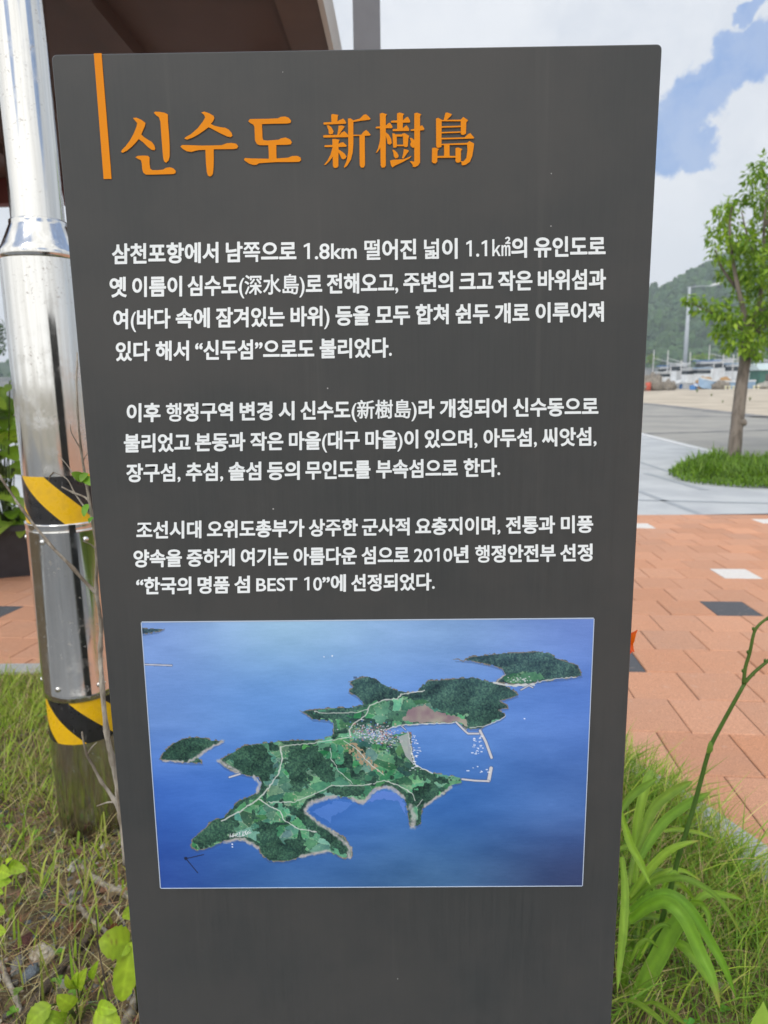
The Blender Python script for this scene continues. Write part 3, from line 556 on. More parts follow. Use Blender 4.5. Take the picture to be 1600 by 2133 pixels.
    for rp, w in (([(950,1504),(968,1522),(975,1528),(998,1528),(1002,1520)],2.2),([(1000,1522),(1012,1545),(1024,1578)],3.0),([(1023,1600),(1018,1626)],4.0),([(1018,1627),(990,1626),(963,1623)],2.2),([(300,1384),(358,1386)],1.6),([(1085,1437),(1102,1428),(1110,1432)],1.5),([(836,1512),(845,1520)],1.2),([(478,1619),(500,1612)],2)):
        d = dline(X, Y, rp); put(np.clip(w+1.5-d, 0, 1) > .5, (70, 85, 120), .6); k = np.clip(w-d, 0, 1)[:, None]; C[:] = C*(1-k)+np.array([190, 190, 194])*k
    r = np.random.default_rng(5)
    vill = inpoly(X, Y, [(735,1530),(770,1512),(800,1510),(812,1530),(840,1540),(838,1552),(800,1550),(760,1545)]); put(vill, (120, 130, 130), .4)
    for _ in range(420):
        x = r.normal(786, 28); y = r.normal(1530, 10)+(x-785)*.14; c = [(190,196,206),(176,112,112),(84,120,190),(214,216,222),(140,156,180),(110,120,116)][:5][r.integers(5)]
        put((abs(X-x) < r.uniform(.9, 2.0)) & (abs(Y-y) < r.uniform(.7, 1.2)), c, .78)
    q = inpoly(X, Y, [(830,1535),(852,1526),(856,1570),(862,1592),(845,1575)]); put(q, (165, 168, 172), .85)
    for _ in range(24):
        x, y = r.normal(1085, 14), r.normal(1416, 4); put((abs(X-x) < 1.5) & (abs(Y-y) < 1), (190, 195, 200), .8)
    for _ in range(75):
        a = r.random()
        if a < .5: x, y = r.normal(866, 5), r.uniform(1532, 1606)
        elif a < .85: x, y = r.normal(997, 5), r.uniform(1530, 1570)
        else: x, y = r.normal(995, 12), r.normal(1605, 5)
        put((abs(X-x) < r.uniform(1, 3)) & (abs(Y-y) < r.uniform(.5, 1.1)), (215, 222, 235), .85)
    for x, y in ((484,1758),(484,1764),(1093,1497),(675,1368),(692,1366)): put((abs(X-x) < 1.5) & (abs(Y-y) < 1.5), (225, 230, 240), .9)
    put((abs(X-740) < 4) & (abs(Y-1411) < 2.2), (60, 80, 110), .8)
    for rp in ([(386,1789),(424,1780)],[(388,1789),(412,1818)]): put(dline(X, Y, rp) < 1.1, (25, 35, 70), .9)
    put(np.hypot(X-387, Y-1788) < 3.5, (20, 30, 60), .9)
    put(inpoly(X, Y, [(475,1738),(500,1733),(520,1728),(524,1735),(505,1742),(478,1745)]) & (n3 > .5), (205, 210, 215), .9)
    C = C+(np.random.default_rng(9).random(X.shape)[:, None]-.5)*5
    return np.clip(C, 4, 250)
q0, q1, q2, q3 = [at(*p) for p in ((296, 1296), (1236, 1288), (1212, 1843), (336, 1848))]
NX, NY = 880, 520
uu_, vv_ = np.meshgrid(np.linspace(0, 1, NX), np.linspace(0, 1, NY)); u = uu_.ravel(); v = vv_.ravel()
A = [np.array((q.x, q.z)) for q in (q0, q1, q2, q3)]
P = (A[0][None]*(1-u)[:, None]+A[1][None]*u[:, None])*(1-v)[:, None]+(A[3][None]*(1-u)[:, None]+A[2][None]*u[:, None])*v[:, None]
q = np.stack([P[:, 0]-CP.x, np.full(len(u), -.0012)-CP.y, P[:, 1]-CP.z], 1); Rm = np.array([RT, UP, FW]); qc = q@Rm.T
IX = 800+F*qc[:, 0]/qc[:, 2]; IY = 1066.5-F*qc[:, 1]/qc[:, 2]
c8 = paint(IX, IY)/255; cl = np.where(c8 > .04045, ((c8+.055)/1.055)**2.4, c8/12.92)*1.02
me = bpy.data.meshes.new('photo_print'); offp = sign.location
bi = [0, NX-1, NX*NY-1, NX*(NY-1)]
V = np.concatenate([np.stack([P[:, 0], np.full(len(u), -.0014), P[:, 1]], 1), np.array([[P[i, 0], -.0002, P[i, 1]] for i in bi])])-np.array(offp)
ii, jj = np.meshgrid(np.arange(NX-1), np.arange(NY-1)); b0 = (jj*NX+ii).ravel()
faces = np.stack([b0, b0+NX, b0+NX+1, b0+1], 1).tolist(); n0 = NX*NY
faces += [(bi[k], bi[(k+1) % 4], n0+(k+1) % 4, n0+k) for k in range(4)]
me.from_pydata(V.tolist(), [], faces); a = me.color_attributes.new('tint', 'FLOAT_COLOR', 'POINT')
cl = np.concatenate([cl, np.full((4, 3), .7)]); a.data.foreach_set('color', np.hstack([cl, np.ones((len(cl), 1))]).astype(np.float32).ravel())
me.materials.append(mat('printed_photograph', (1, 1, 1), .42, attr=True, spec=.4)); o = bpy.data.objects.new('photo_print', me); COL.objects.link(o); o.parent = sign
mb = MB(); wfr = .0009
for a_, b_ in ((q0, q1), (q1, q2), (q2, q3), (q3, q0)):
    d = (b_-a_).normalized(); nn = Vector((-d.z, 0, d.x))*wfr
    mb.add([Vector((p.x, y, p.z)) for y in (-.0002, -.0018) for p in (a_, b_, b_+nn, a_+nn)], [(4, 5, 6, 7), (0, 1, 5, 4), (2, 3, 7, 6)])
mb.build('print_border', mat('print_edge', (.42, .5, .62), .4), sign)
# ================================================================== STEEL POLE
def steel_mat(name, dull=0.0):
    M = bpy.data.materials.new(name); M.use_nodes = True; nt = M.node_tree; b = nt.nodes['Principled BSDF']
    tc = N(nt, 'ShaderNodeTexCoord'); mp = N(nt, 'ShaderNodeMapping'); mp.inputs['Scale'].default_value = (60, 60, 1.3); nt.links.new(tc.outputs['Object'], mp.inputs[0])
    st = noise_(nt, mp.outputs[0], 1.0, 5, .6); sp = noise_(nt, tc.outputs['Object'], 90, 3, .7); bl = noise_(nt, tc.outputs['Object'], 7, 5, .6)
    ro = maprange(nt, st.outputs['Fac'], .3, .7, .05+dull*.3, .13+dull*.5)
    spots = math_(nt, 'MULTIPLY', maprange(nt, sp.outputs['Fac'], .58, .70), maprange(nt, bl.outputs['Fac'], .46, .60)); sm = noise_(nt, tc.outputs['Object'], 16, 7, .7); ro = math_(nt, 'ADD', ro, maprange(nt, sm.outputs['Fac'], .48, .70, 0, .16))
    nt.links.new(ro, b.inputs['Roughness'])
    c = mixc(nt, maprange(nt, st.outputs['Fac'], .35, .65), (.68, .685, .67), (.58, .58, .56))
    c = mixc(nt, math_(nt, 'MULTIPLY', spots, .6), c, (.22, .19, .15))
    sx = N(nt, 'ShaderNodeSeparateXYZ'); nt.links.new(tc.outputs['Object'], sx.inputs[0])
    soil = math_(nt, 'MULTIPLY', maprange(nt, sx.outputs[2], .0, .16, 1, 0), maprange(nt, st.outputs['Fac'], .25, .6, .5, 1.0))
    c = mixc(nt, math_(nt, 'MULTIPLY', soil, .6), c, (.11, .085, .055))
    nt.links.new(c, b.inputs['Base Color'])
    nt.links.new(math_(nt, 'SUBTRACT', 1.0, math_(nt, 'MULTIPLY', spots, .6)), b.inputs['Metallic'])
    mp2 = N(nt, 'ShaderNodeMapping'); mp2.inputs['Scale'].default_value = (22, 22, .5); nt.links.new(tc.outputs['Object'], mp2.inputs[0])
    wv = noise_(nt, mp2.outputs[0], 1.0, 3, .5); bp = N(nt, 'ShaderNodeBump'); bp.inputs['Strength'].default_value = .10; bp.inputs['Distance'].default_value = .01
    nt.links.new(wv.outputs['Fac'], bp.inputs['Height']); nt.links.new(bp.outputs[0], b.inputs['Normal'])
    return M
m_ss = steel_mat('polished_stainless_steel'); m_ss2 = steel_mat('dulled_stainless_steel', .06)
def tape_mat(name, phase, z0, cang):
    M = bpy.data.materials.new(name); M.use_nodes = True; nt = M.node_tree; b = nt.nodes['Principled BSDF']
    tc = N(nt, 'ShaderNodeTexCoord'); sx = N(nt, 'ShaderNodeSeparateXYZ'); nt.links.new(tc.outputs['Object'], sx.inputs[0])
    an = math_(nt, 'ARCTAN2', sx.outputs[1], sx.outputs[0]); u = math_(nt, 'MULTIPLY', math_(nt, 'SUBTRACT', an, cang), .114)
    s = math_(nt, 'ADD', u, math_(nt, 'SUBTRACT', sx.outputs[2], z0)); s = math_(nt, 'DIVIDE', math_(nt, 'SUBTRACT', s, phase), .19)
    fr = math_(nt, 'FRACT', s); k = math_(nt, 'LESS_THAN', fr, .5)
    nz = noise_(nt, tc.outputs['Object'], 40, 4); mps = N(nt, 'ShaderNodeMapping'); mps.inputs['Scale'].default_value = (150, 150, 20); mps.inputs['Rotation'].default_value = (.5, .3, 0); nt.links.new(tc.outputs['Object'], mps.inputs[0]); scr = noise_(nt, mps.outputs[0], 1.0, 2)
    ye = mixc(nt, maprange(nt, nz.outputs['Fac'], .4, .7), lin(224, 178, 22, .95), lin(216, 170, 22, .92))
    nt.links.new(mixc(nt, k, mixc(nt, maprange(nt, scr.outputs['Fac'], .66, .72, 0, .4), (.014, .014, .015), (.2, .2, .2)), ye), b.inputs['Base Color']); nt.links.new(maprange(nt, nz.outputs['Fac'], .35, .65, .26, .5), b.inputs['Roughness']); cb_ = noise_(nt, tc.outputs['Object'], 14, 3); bp = N(nt, 'ShaderNodeBump'); bp.inputs['Strength'].default_value = .25; bp.inputs['Distance'].default_value = .006; nt.links.new(cb_.outputs['Fac'], bp.inputs['Height']); nt.links.new(bp.outputs[0], b.inputs['Normal'])
    return M
pb = gnd(203, 1718, soilz(-.93, 1.29)); PZ = pb.z
def pole_z(px, py):                       # height on the pole axis seen at a pixel
    d = ray(px, py); t = ((pb-CP).x*d.x+(pb-CP).y*d.y)/(d.x**2+d.y**2); H = math.hypot(d.x, d.y); return (CP+d*((t*H-.11)/H)).z
pole = thing('steel_pole', 'shiny stainless steel pole with two black and yellow bands left of the sign', 'pole', (pb.x, pb.y, PZ))
zc1, zc2, zc3 = pole_z(72, 448), pole_z(80, 512), pole_z(82, 531)
zt1, zt2, zs2, zb2 = pole_z(131, 992), pole_z(140, 1091), pole_z(176, 1462), pole_z(180, 1548)
RU, RL, RS = .0715, .1135, .1185
c3 = (pb.x, pb.y, 0)
mb = MB(); mb.lathe(c3, [(RU, zc1-.01), (RU, 2.4), (RU, 3.2), (RU, 5.4), (.001, 5.4)], 64); mb.build('upper_tube', m_ss, pole, True)
mb = MB(); mb.lathe(c3, [(RU+.001, zc1+.006), (RU+.0055, zc1+.004), (RU+.0065, zc1), (RU+.0065, zc1-.008), (RU+.009, zc1-.013), (RL-.010, zc2+.014), (RL+.0035, zc2-.004), (RL+.0045, zc2-.012), (RL+.0045, zc3), (RL-.001, zc3-.003)], 64); mb.build('collar', steel_mat('brushed_steel_collar', .12), pole, True)
mb = MB(); mb.lathe(c3, [(RL, PZ-.1), (RL, PZ+.1), (RL, .6), (RL, zc3)], 64); mb.build('lower_tube', m_ss2, pole, True)
mb = MB(); mb.lathe(c3, [(RL, zt2), (RS+.001, zt2), (RS+.002, zt2-.004), (RS+.0005, zt2-.009), (RS, zt2-.024), (RS+.0008, zt2-.026), (RS, zt2-.028), (RS, (zt2+zs2)/2), (RS, zs2+.026), (RS+.0008, zs2+.024), (RS, zs2+.004), (RL, zs2)], 64); mb.build('sleeve', m_ss, pole, True)
CANG = math.atan2(CP.y-pb.y, CP.x-pb.x)
for (a, b, ph) in ((zt2-PZ, zt1-PZ, -.008), (zb2-PZ, zs2-PZ+.002, .088)):
    mb = MB(); mb.lathe(c3, [(RL-.001, a+PZ), (RL+.0008, a+PZ), (RL+.0008, b+PZ), (RL-.001, b+PZ)], 96)
    mb.build('hazard_tape', tape_mat('black_and_yellow_tape', ph, a, CANG), pole, False)
m_scr = mat('screw_steel', (.7, .7, .68), .25, metal=1)
for z in (zt2-.052, zs2+.048):
    for k in range(6):
        a = CANG+R(-52+k*60+(zt2 == z)*0)+R(14); p = Vector((pb.x+RS*math.cos(a), pb.y+RS*math.sin(a), z)); o = Vector((math.cos(a), math.sin(a), 0))
        mb = MB(); mb.tube([p, p+o*.0035, p+o*.0055, p+o*.006], [.0085, .0080, .0055, .002], 12); mb.build('screw', m_scr, pole, True)

# ================================================================== CANOPY AND POST BEHIND
CZ = 3.0; A_ = gnd(668, 0, CZ); B_ = gnd(690, 98, CZ); e1 = (B_-A_); e1.z = 0; e1.normalize(); e2 = Vector((-e1.y, e1.x, 0))
yf = gnd(5, 408, CZ).y
def cpt(s, t, z=CZ): q = A_+e1*s+e2*t; return Vector((q.x, q.y, z))
def cbox(mb, s0, s1, t0, t1, z0, z1):
    mb.add([cpt(s, t, z) for z in (z0, z1) for s, t in ((s0, t0), (s1, t0), (s1, t1), (s0, t1))], [(0, 1, 2, 3), (7, 6, 5, 4), (4, 5, 1, 0), (5, 6, 2, 1), (6, 7, 3, 2), (7, 4, 0, 3)])
LS = (yf-A_.y)/e1.y
can = thing('canopy', 'brown roofed open shelter standing behind the sign and pole', 'shelter', cpt(LS/2, 2.6, ZF))
m_br = mat('brown_soffit', lin(78, 62, 58), .7, lin(68, 54, 50), 2.2, stretch=(1, 1, 1), detail=6)
m_br2 = mat('brown_edge_beam', lin(92, 78, 72), .65, lin(84, 70, 64), 3)
m_trim = mat('pale_metal_trim', lin(185, 185, 178), .4, metal=.3); m_gb = mat('grey_beam', lin(150, 152, 152), .6, lin(130, 132, 132), 3)
mb = MB(); cbox(mb, -.25, LS-.12, .19, 5.6, CZ+.02, CZ+.14)
for k in range(7): cbox(mb, -.2, LS-.2, .9+k*.7, 1.0+k*.7, CZ-.05, CZ+.02)
mb.build('roof', m_br, can)
mb = MB(); cbox(mb, -.25, LS, .012, .19, CZ, CZ+.16); mb.build('edge_beam', m_br2, can)
mb = MB(); cbox(mb, -.25, LS, -.012, .012, CZ-.01, CZ+.20); mb.build('verge_trim', m_trim, can)
mb = MB(); cbox(mb, LS-.12, LS, .19, 5.6, CZ-.0, CZ+.18); mb.build('end_beam', m_gb, can)
mb = MB(); cbox(mb, LS-.5, LS-.38, .19, 5.6, CZ-.16, CZ+.02); mb.build('cross_beam', mat('red_brown_beam', lin(100, 44, 36), .7), can)
for s, t in ((.75, .35), (LS-.4, .35), (.75, 5.2), (LS-.4, 5.2)):
    q = cpt(s, t); mb = MB(); z0 = plaz(q.x, q.y); mb.box((q.x, q.y, (z0+CZ)/2), (.12, .12, CZ-z0), math.atan2(e1.y, e1.x)); mb.build('post', m_br2, can, bevel=.004)
qb = at(763.5, 60, 3.4); zb = plaz(qb.x, qb.y); dd = (qb-CP).dot(FW)
gp = thing('square_post', 'plain dark grey square post rising behind the top of the sign', 'post', (qb.x, qb.y, zb))
wpx = 57/F*dd
mb = MB(); mb.box((qb.x, qb.y, (zb+6)/2), (wpx*.97, wpx*.97, 6-zb), R(3)); mb.build('shaft', mat('dark_grey_paint', lin(98, 100, 106), .5, lin(90, 92, 98), 4), gp, bevel=.004)
mb = MB(); mb.box((qb.x, qb.y, zb+.011), (.24, .24, .02), R(3)); mb.build('base_plate', m_gb, gp)

# ================================================================== PLANTS
def leafcol(a, b, t): return tuple(a[i]*(1-t)+b[i]*t for i in range(3))
m_leaf = mat('leaf', (1, 1, 1), .5, (.82, .86, .8), 30, attr=True, trans=.38, spec=.35)
m_blade = mat('grass_blade', (1, 1, 1), .6, attr=True, trans=.35, spec=.25)
m_bark = mat('bark', lin(138, 128, 118, .8), .95, lin(96, 88, 80, .8), 8, stretch=(1, 1, .25), detail=8, bump=1.0, bscale=22)
m_twig = mat('dry_twig_bark', lin(186, 178, 164, .85), .9, lin(128, 116, 100, .8), 45, stretch=(1, 1, .3), detail=6, bump=.6, bscale=160)
m_twig2 = mat('dark_twig_bark', lin(110, 96, 80, .75), .9, lin(66, 55, 46, .75), 45, detail=6, bump=.6, bscale=160)
OV = [max(.03, math.sin(math.pi*(i/13)**.85)**.62) if 0 < i < 13 else .04 for i in range(14)]; LANCE = [.35, .8, 1, .98, .86, .62, .3, .02]
def lily_c(base, t, u, i, j):
    k = 1+.16*math.sin(j*2.4+1)*(1 if j % 2 else .6)+.05*math.sin(i*.9+j); 
    if abs(u) < .05: k *= 1.28
    tip = max(0, (t-.86)/.14)*lily_tip[0]; c = [b*k for b in base]
    return tuple(c[q]*(1-tip)+(.42, .30, .10)[q]*tip for q in range(3))
lily_tip = [0.0]
def weed_c(base, t, u, i, j):
    k = 1.0+.10*math.sin(i*1.9-abs(u)*5)
    if abs(u) < .08: k *= 1.22
    if abs(u) > .9: k *= .9
    n_ = noise.noise(Vector((i*.9+base[0]*97, j*.9, base[1]*53)))
    c = [b*k for b in base]; e = max(0, n_-.38)*2.2; return tuple(c[q]*(1-e)+(.22, .14, .04)[q]*e for q in range(3))
def leaf(mb, base, tip, width, nrm, prof=OV, curl=.12, fold=.22, across=2, cfn=None):
    base, tip = Vector(base), Vector(tip); d = tip-base; L = d.length; n = Vector(nrm); n = (n-d*(n.dot(d)/max(d.dot(d), 1e-9))).normalized(); k = len(prof)
    pts = [base+d*(i/(k-1))+n*(curl*L*4*(i/(k-1))*(1-i/(k-1))-curl*L*.8*(i/(k-1))**2) for i in range(k)]
    mb.strip(pts, [width*.5*w*(1 if cfn is None else 1+.07*math.sin(i*2.7+width*900)) for i, w in enumerate(prof)], n, fold, across, cfn)
def px_len(px, py, Y, w): d = ray(px, py); return w/F*((at(px, py, Y)-CP).dot(FW))

# day lily right of the sign: every strap leaf its own part
lb = gnd(1350, 2050, 0); LY = lb.y
lily = thing('day_lily', 'arching bright green strap leaved lily clump against the right edge of the sign', 'plant', (lb.x, lb.y, 0))
def z5(x, y): return (1200+x/3.37, 1500+y/3.37)
LL = [([(420,960),(440,700),(500,430),(540,350)],60,.12,0),([(430,930),(540,640),(670,500),(820,430)],62,.10,0),([(440,1000),(600,740),(760,600),(945,505)],62,.02,0),([(300,640),(370,545),(460,480),(575,405)],54,-.10,0),([(300,640),(380,860),(450,1000),(518,1165)],52,-.14,1),([(420,1150),(480,900),(560,780),(660,700)],44,.16,1),([(380,1230),(540,1030),(690,905),(860,845)],54,-.02,1),([(370,1280),(500,1160),(640,1115),(800,1130),(1000,1260),(1175,1505)],42,-.05,2),([(375,1330),(500,1240),(660,1225),(800,1330),(950,1540),(1050,1720),(1140,1960)],66,-.12,2),([(370,1400),(500,1315),(640,1290),(760,1400),(880,1640),(950,1800),(1005,2030)],88,-.18,2),([(360,1430),(480,1385),(600,1390),(740,1460)],48,.0,0),([(400,2010),(540,1740),(690,1460),(850,1250)],118,-.10,0),([(320,960),(335,1130),(345,1300),(335,1500),(305,1720),(290,1900)],60,-.24,1),([(640,1345),(760,1330),(900,1225),(1060,1230),(1175,1272)],44,.02,1),([(800,1275),(880,1290),(935,1365),(952,1475)],34,-.03,2),([(250,2110),(400,1920),(540,1680),(640,1530)],86,-.05,0),([(300,1960),(420,2000),(520,2070),(610,2150)],72,-.22,2),([(400,2010),(540,2000),(660,2060),(770,2150)],50,-.2,2),([(690,1560),(760,1600),(850,1700),(960,1890)],66,-.03,2),([(620,780),(720,770),(850,800),(990,830)],30,.12,1),([(300,920),(400,900),(470,960)],36,.08,1),([(330,1700),(420,1560),(520,1470)],56,.1,0),([(340,1250),(450,1140),(520,1120)],36,.0,1),([(330,1900),(350,1750),(380,1600)],46,.03,1)]
for i in range(20):
    a = random.uniform(0, 6.28); x0, y0 = random.gauss(420, 70), random.uniform(1050, 1750); L = random.uniform(260, 620); dx = random.uniform(-.25, .95)*L; up_ = random.uniform(.35, .8)*L
    LL.append(([(x0, y0), (x0+dx*.35, y0-up_*.75), (x0+dx*.75, y0-up_), (x0+dx*1.15, y0-up_*random.uniform(.35, .85))], random.uniform(24, 42), random.uniform(-.05, .22), random.choice((0, 1))))
LL = [q for q in LL if min(p[0] for p in q[0]) > 225]
ca, cb = (.13, .27, .02), (.31, .45, .055)
for pts, w, dy, mode in LL:
    P_ = []; Wd = []; n = len(pts)
    for i, (x, y) in enumerate(pts):
        t = i/(n-1); px, py = z5(x, y); Y = LY-.06+dy*(.3+.7*t)+(.12 if mode == 0 else -.06 if mode == 2 else 0)*t
        q = at(px, py, Y); 
        if q.z < .012: q.z = .012
        P_.append(q)
    SP = smooth_path(P_, 7); k = len(SP)
    for i in range(k):
        t = i/(k-1); prof = min(1, .55+t*1.6) if t < .5 else max(.03, 1-((t-.5)/.5)**(3.0 if mode != 1 else 2.2)); Wd.append(px_len(*z5(*pts[n//2]), LY+dy, w/3.37)*.5*prof)
    mb = MB(); g = random.random(); v = random.uniform(.75, 1.2); c = leafcol(ca, cb, g); mb.cur = tuple(x*v for x in c)
    view = (CP-P_[n//2]).normalized()+Vector((random.uniform(-.5, .5), random.uniform(-.2, .3), random.uniform(.1, .7)))
    lily_tip[0] = random.choice((0, 0, .5, .9)); SP = [q+Vector((noise.noise(q*9), noise.noise(q*9+Vector((4, 4, 4))), noise.noise(q*9+Vector((9, 1, 3)))))*.006 for q in SP]; mb.strip(SP, Wd, view, .34, 8, lily_c); mb.build('leaf', m_leaf, lily, True)
# flower stalk in front, forked
st = thing('flower_stalk', 'bare forked green flower stalk leaning right over the paving', 'stalk', tuple(gnd(1345, 2075, 0)))
def zpath(zs, Y0, Y1, conv): return [at(*conv(x, y), Y0+(Y1-Y0)*i/(len(zs)-1)) for i, (x, y) in enumerate(zs)]
s1 = [z5(*p) for p in ((470,1760),(560,1540),(650,1240),(720,960),(800,700),(870,450),(940,200),(1030,20))]+[(1551,1424)]
Y0 = LY-.02
P_ = [at(x, y, Y0-.0*i) for i, (x, y) in enumerate(s1)]; P_[0].z = max(P_[0].z, .0); P_ = [Vector((P_[0].x-.05, P_[0].y+.02, 0.0))]+P_
sp_ = smooth_path(P_, 4); mb = MB(); mb.cur = (.10, .19, .035); k = len(sp_)
mb.tube(sp_, [.0068-.0028*i/(k-1) for i in range(k)], 10); mb.build('stem', m_leaf, st, True)
for br in ([(1549,1424),(1553,1390),(1562,1360),(1571,1318),(1583,1300),(1604,1284)],[(1550,1424),(1572,1400),(1598,1378),(1630,1350)]):
    q = smooth_path([at(x, y, Y0) for x, y in br], 4); mb = MB(); mb.cur = (.12, .2, .04); k = len(q); mb.tube(q, [.0042-.0014*i/(k-1) for i in range(k)], 8)
    for i in range(3, k-2, 5):
        mb.blob(q[i]+Vector((random.choice((-1, 1))*.004, 0, .002)), (.0035, .0035, .005), 1, .2)
    mb.build('branch', m_leaf, st, True)
mb = MB(); mb.cur = (.16, .27, .05); b0 = at(*z5(925, 235), Y0-.008); leaf(mb, b0, at(*z5(945, 150), Y0-.012), .014, (0, -1, .2)); mb.build('bract', m_leaf, st, True)
# orange lily flower half hidden by the sign
fl = thing('lily_flower', 'orange lily blossom peeping out at the right edge of the sign', 'flower', tuple(gnd(1285, 1900, 0)))
FY = .30; f0 = at(1300, 1335, FY); mo = mat('orange_petal', lin(240, 120, 20), .5, lin(235, 80, 20), 30, trans=.35)
mb = MB(); mb.cur = (.1, .2, .04); mb.tube(smooth_path([Vector((gnd(1285, 1900, 0).x, gnd(1285, 1900, 0).y, 0)), at(1280, 1700, FY+.05), at(1285, 1500, FY), f0], 5), .0035, 8); mb.build('stem', m_leaf, fl, True)
for (x, y), (nx, nz) in (((1326, 1316), (0, 1)), ((1320, 1356), (.6, -.3)), ((1290, 1300), (0, 1)), ((1285, 1365), (0, -1)), ((1305, 1372), (1, -1)), ((1268, 1330), (0, 1))):
    mb = MB(); t = at(x, y, FY-.02); leaf(mb, f0, t, .020, (nx*.3, -1, nz*.4), [.3, .7, 1, 1, .85, .55, .25, .05], .18, .3); mb.build('petal', mo, fl, True)

# potted plant left of the pole
pq = onpl(5, 1203); pq = Vector((pq.x, pq.y+.2, plaz(pq.x, pq.y+.2)))
pot = thing('potted_plant', 'large light green leafy plant in a black planter left of the pole', 'plant', tuple(pq))
m_pot = mat('black_planter', (.022, .022, .026), .5, (.03, .03, .036), 8)
hp = pole_z(0, 1085); hp = at(10, 1085, pq.y).z-pq.z
mb = MB(); 
for (r0, r1, z0, z1) in ((.24, .30, 0, hp), (.315, .315, hp-.05, hp)):
    vs = []
    for r, z in ((r0, z0), (r1, z1), (r1-.03, z1), (r1-.03, z1-.05)):
        for k in range(4): a = R(45+90*k+18); vs.append(pq+Vector((r*1.25*math.cos(a), r*1.25*math.sin(a), z+.001)))
    mb.add(vs, [(l*4+i, l*4+(i+1) % 4, l*4+4+(i+1) % 4, l*4+4+i) for l in range(3) for i in range(4)]+[(12, 13, 14, 15)])
mb.build('pot', m_pot, pot, bevel=.004)
mb = MB(); ms = MB(); ms.cur = (.08, .12, .03); Lc = []
for i in range(120):
    px = random.gauss(-10, 42); py = random.uniform(790, 1115); 
    if abs(px+10) > 85: continue
    b = at(px, py, pq.y+random.uniform(-.28, .25)); a = random.uniform(0, 6.28); out = Vector((math.cos(a), math.sin(a)-.5, random.uniform(-.7, .15))).normalized(); L = random.uniform(.16, .29)
    v = random.uniform(.7, 1.25); mb.cur = tuple(x*v for x in leafcol((.24, .42, .035), (.42, .58, .09), random.random()))
    leaf(mb, b, b+out*L, L*random.uniform(.6, .8), Vector((0, -.4, 1))+out*.2, OV, .14, .2); Lc.append(b)
mb.build('foliage', m_leaf, pot, True)
for i in range(0, len(Lc), 3):
    b = Lc[i]; c = pq+Vector((random.gauss(0, .04), random.gauss(0, .04), hp-.06)); ms.tube(smooth_path([c, (c+b)/2+Vector((0, 0, .08)), b], 3), .005, 6)
ms.build('stem', m_leaf, pot, True)
# broad-leaved weeds at the bottom left
def z8(x, y): return (x/4.416, 1650+y/4.416)
def weed(name, label, cat, leaves, Y, cs=((.24, .37, .02), (.36, .48, .035)), grp=None, root=None):
    r = root or gnd(*z8(*leaves[0][0]), 0); w = thing(name, label, cat, (r.x, r.y, 0), grp)
    ms = MB(); ms.cur = (.12, .16, .04)
    for (b, t, wd, nx) in leaves:
        B = at(*z8(*b), Y); T = at(*z8(*t), Y-.025); mb = MB(); v = random.uniform(.85, 1.2); mb.cur = tuple(x*v for x in leafcol(*cs, random.random()))
        leaf(mb, B, T, px_len(*z8(*b), Y, wd/4.416), Vector((nx, -1.0, .8)), OV, .10, .16, 8, weed_c); mb.build('leaf', m_leaf, w, True)
        ms.tube(smooth_path([Vector((r.x, r.y, -.01)), (Vector((r.x, r.y, 0))+B)/2+Vector((0, 0, .02)), B], 3), .0022, 6)
    ms.build('stem', m_leaf, w, True); return w
weed('broadleaf_weed', 'bright green weed with two large round leaves touching the left edge of the sign', 'weed', [((1190,1385),(915,1370),270,-.2),((1215,1370),(1110,1960),215,.3),((1230,1100),(1130,1150),120,.0),((1200,1390),(1060,1500),120,.2)], .50, root=gnd(*z8(1270, 1990), 0))
weed('broadleaf_weed', 'broad leaved yellow green weed cluster rising from the very bottom left of the bed', 'weed', [((470,1960),(235,2160),190,-.3),((560,2030),(430,2200),200,.2),((690,1960),(530,1880),150,.1),((880,2010),(1100,2160),200,.2),((620,2060),(480,2090),110,.0),((900,1960),(1060,2010),120,.2)], .48, root=gnd(*z8(730, 2110), 0))
weed('broadleaf_weed', 'young weed with small upright paired leaves between the dark branch and the sign', 'weed', [((710,1810),(600,1700),95,-.2),((715,1810),(780,1640),110,.2),((700,1790),(700,1670),70,0),((840,1720),(890,1570),70,.2)], .56, root=gnd(*z8(720, 1950), 0))
weed('broadleaf_weed', 'weed with glossy round leaves entering from the left edge above the stones', 'weed', [((80,670),(225,720),120,.1),((-10,720),(85,760),130,-.2),((-20,820),(90,820),110,.0),((-30,900),(20,930),80,.0),((-30,1080),(35,1110),120,.1),((-30,1270),(42,1290),110,.2),((60,660),(100,610),50,0)], .62, root=gnd(*z8(-60, 1000), 0))
yl = thing('broadleaf_weed', 'single yellow green leaf blade at the bottom right corner right of the lily', 'weed', tuple(gnd(1600, 2150, 0)))
mb = MB(); mb.cur = (.30, .46, .06); leaf(mb, at(1575, 2170, .40), at(1592, 2088, .42), .045, (0, -1, .3), LANCE, .05); mb.build('leaf', m_leaf, yl, True)

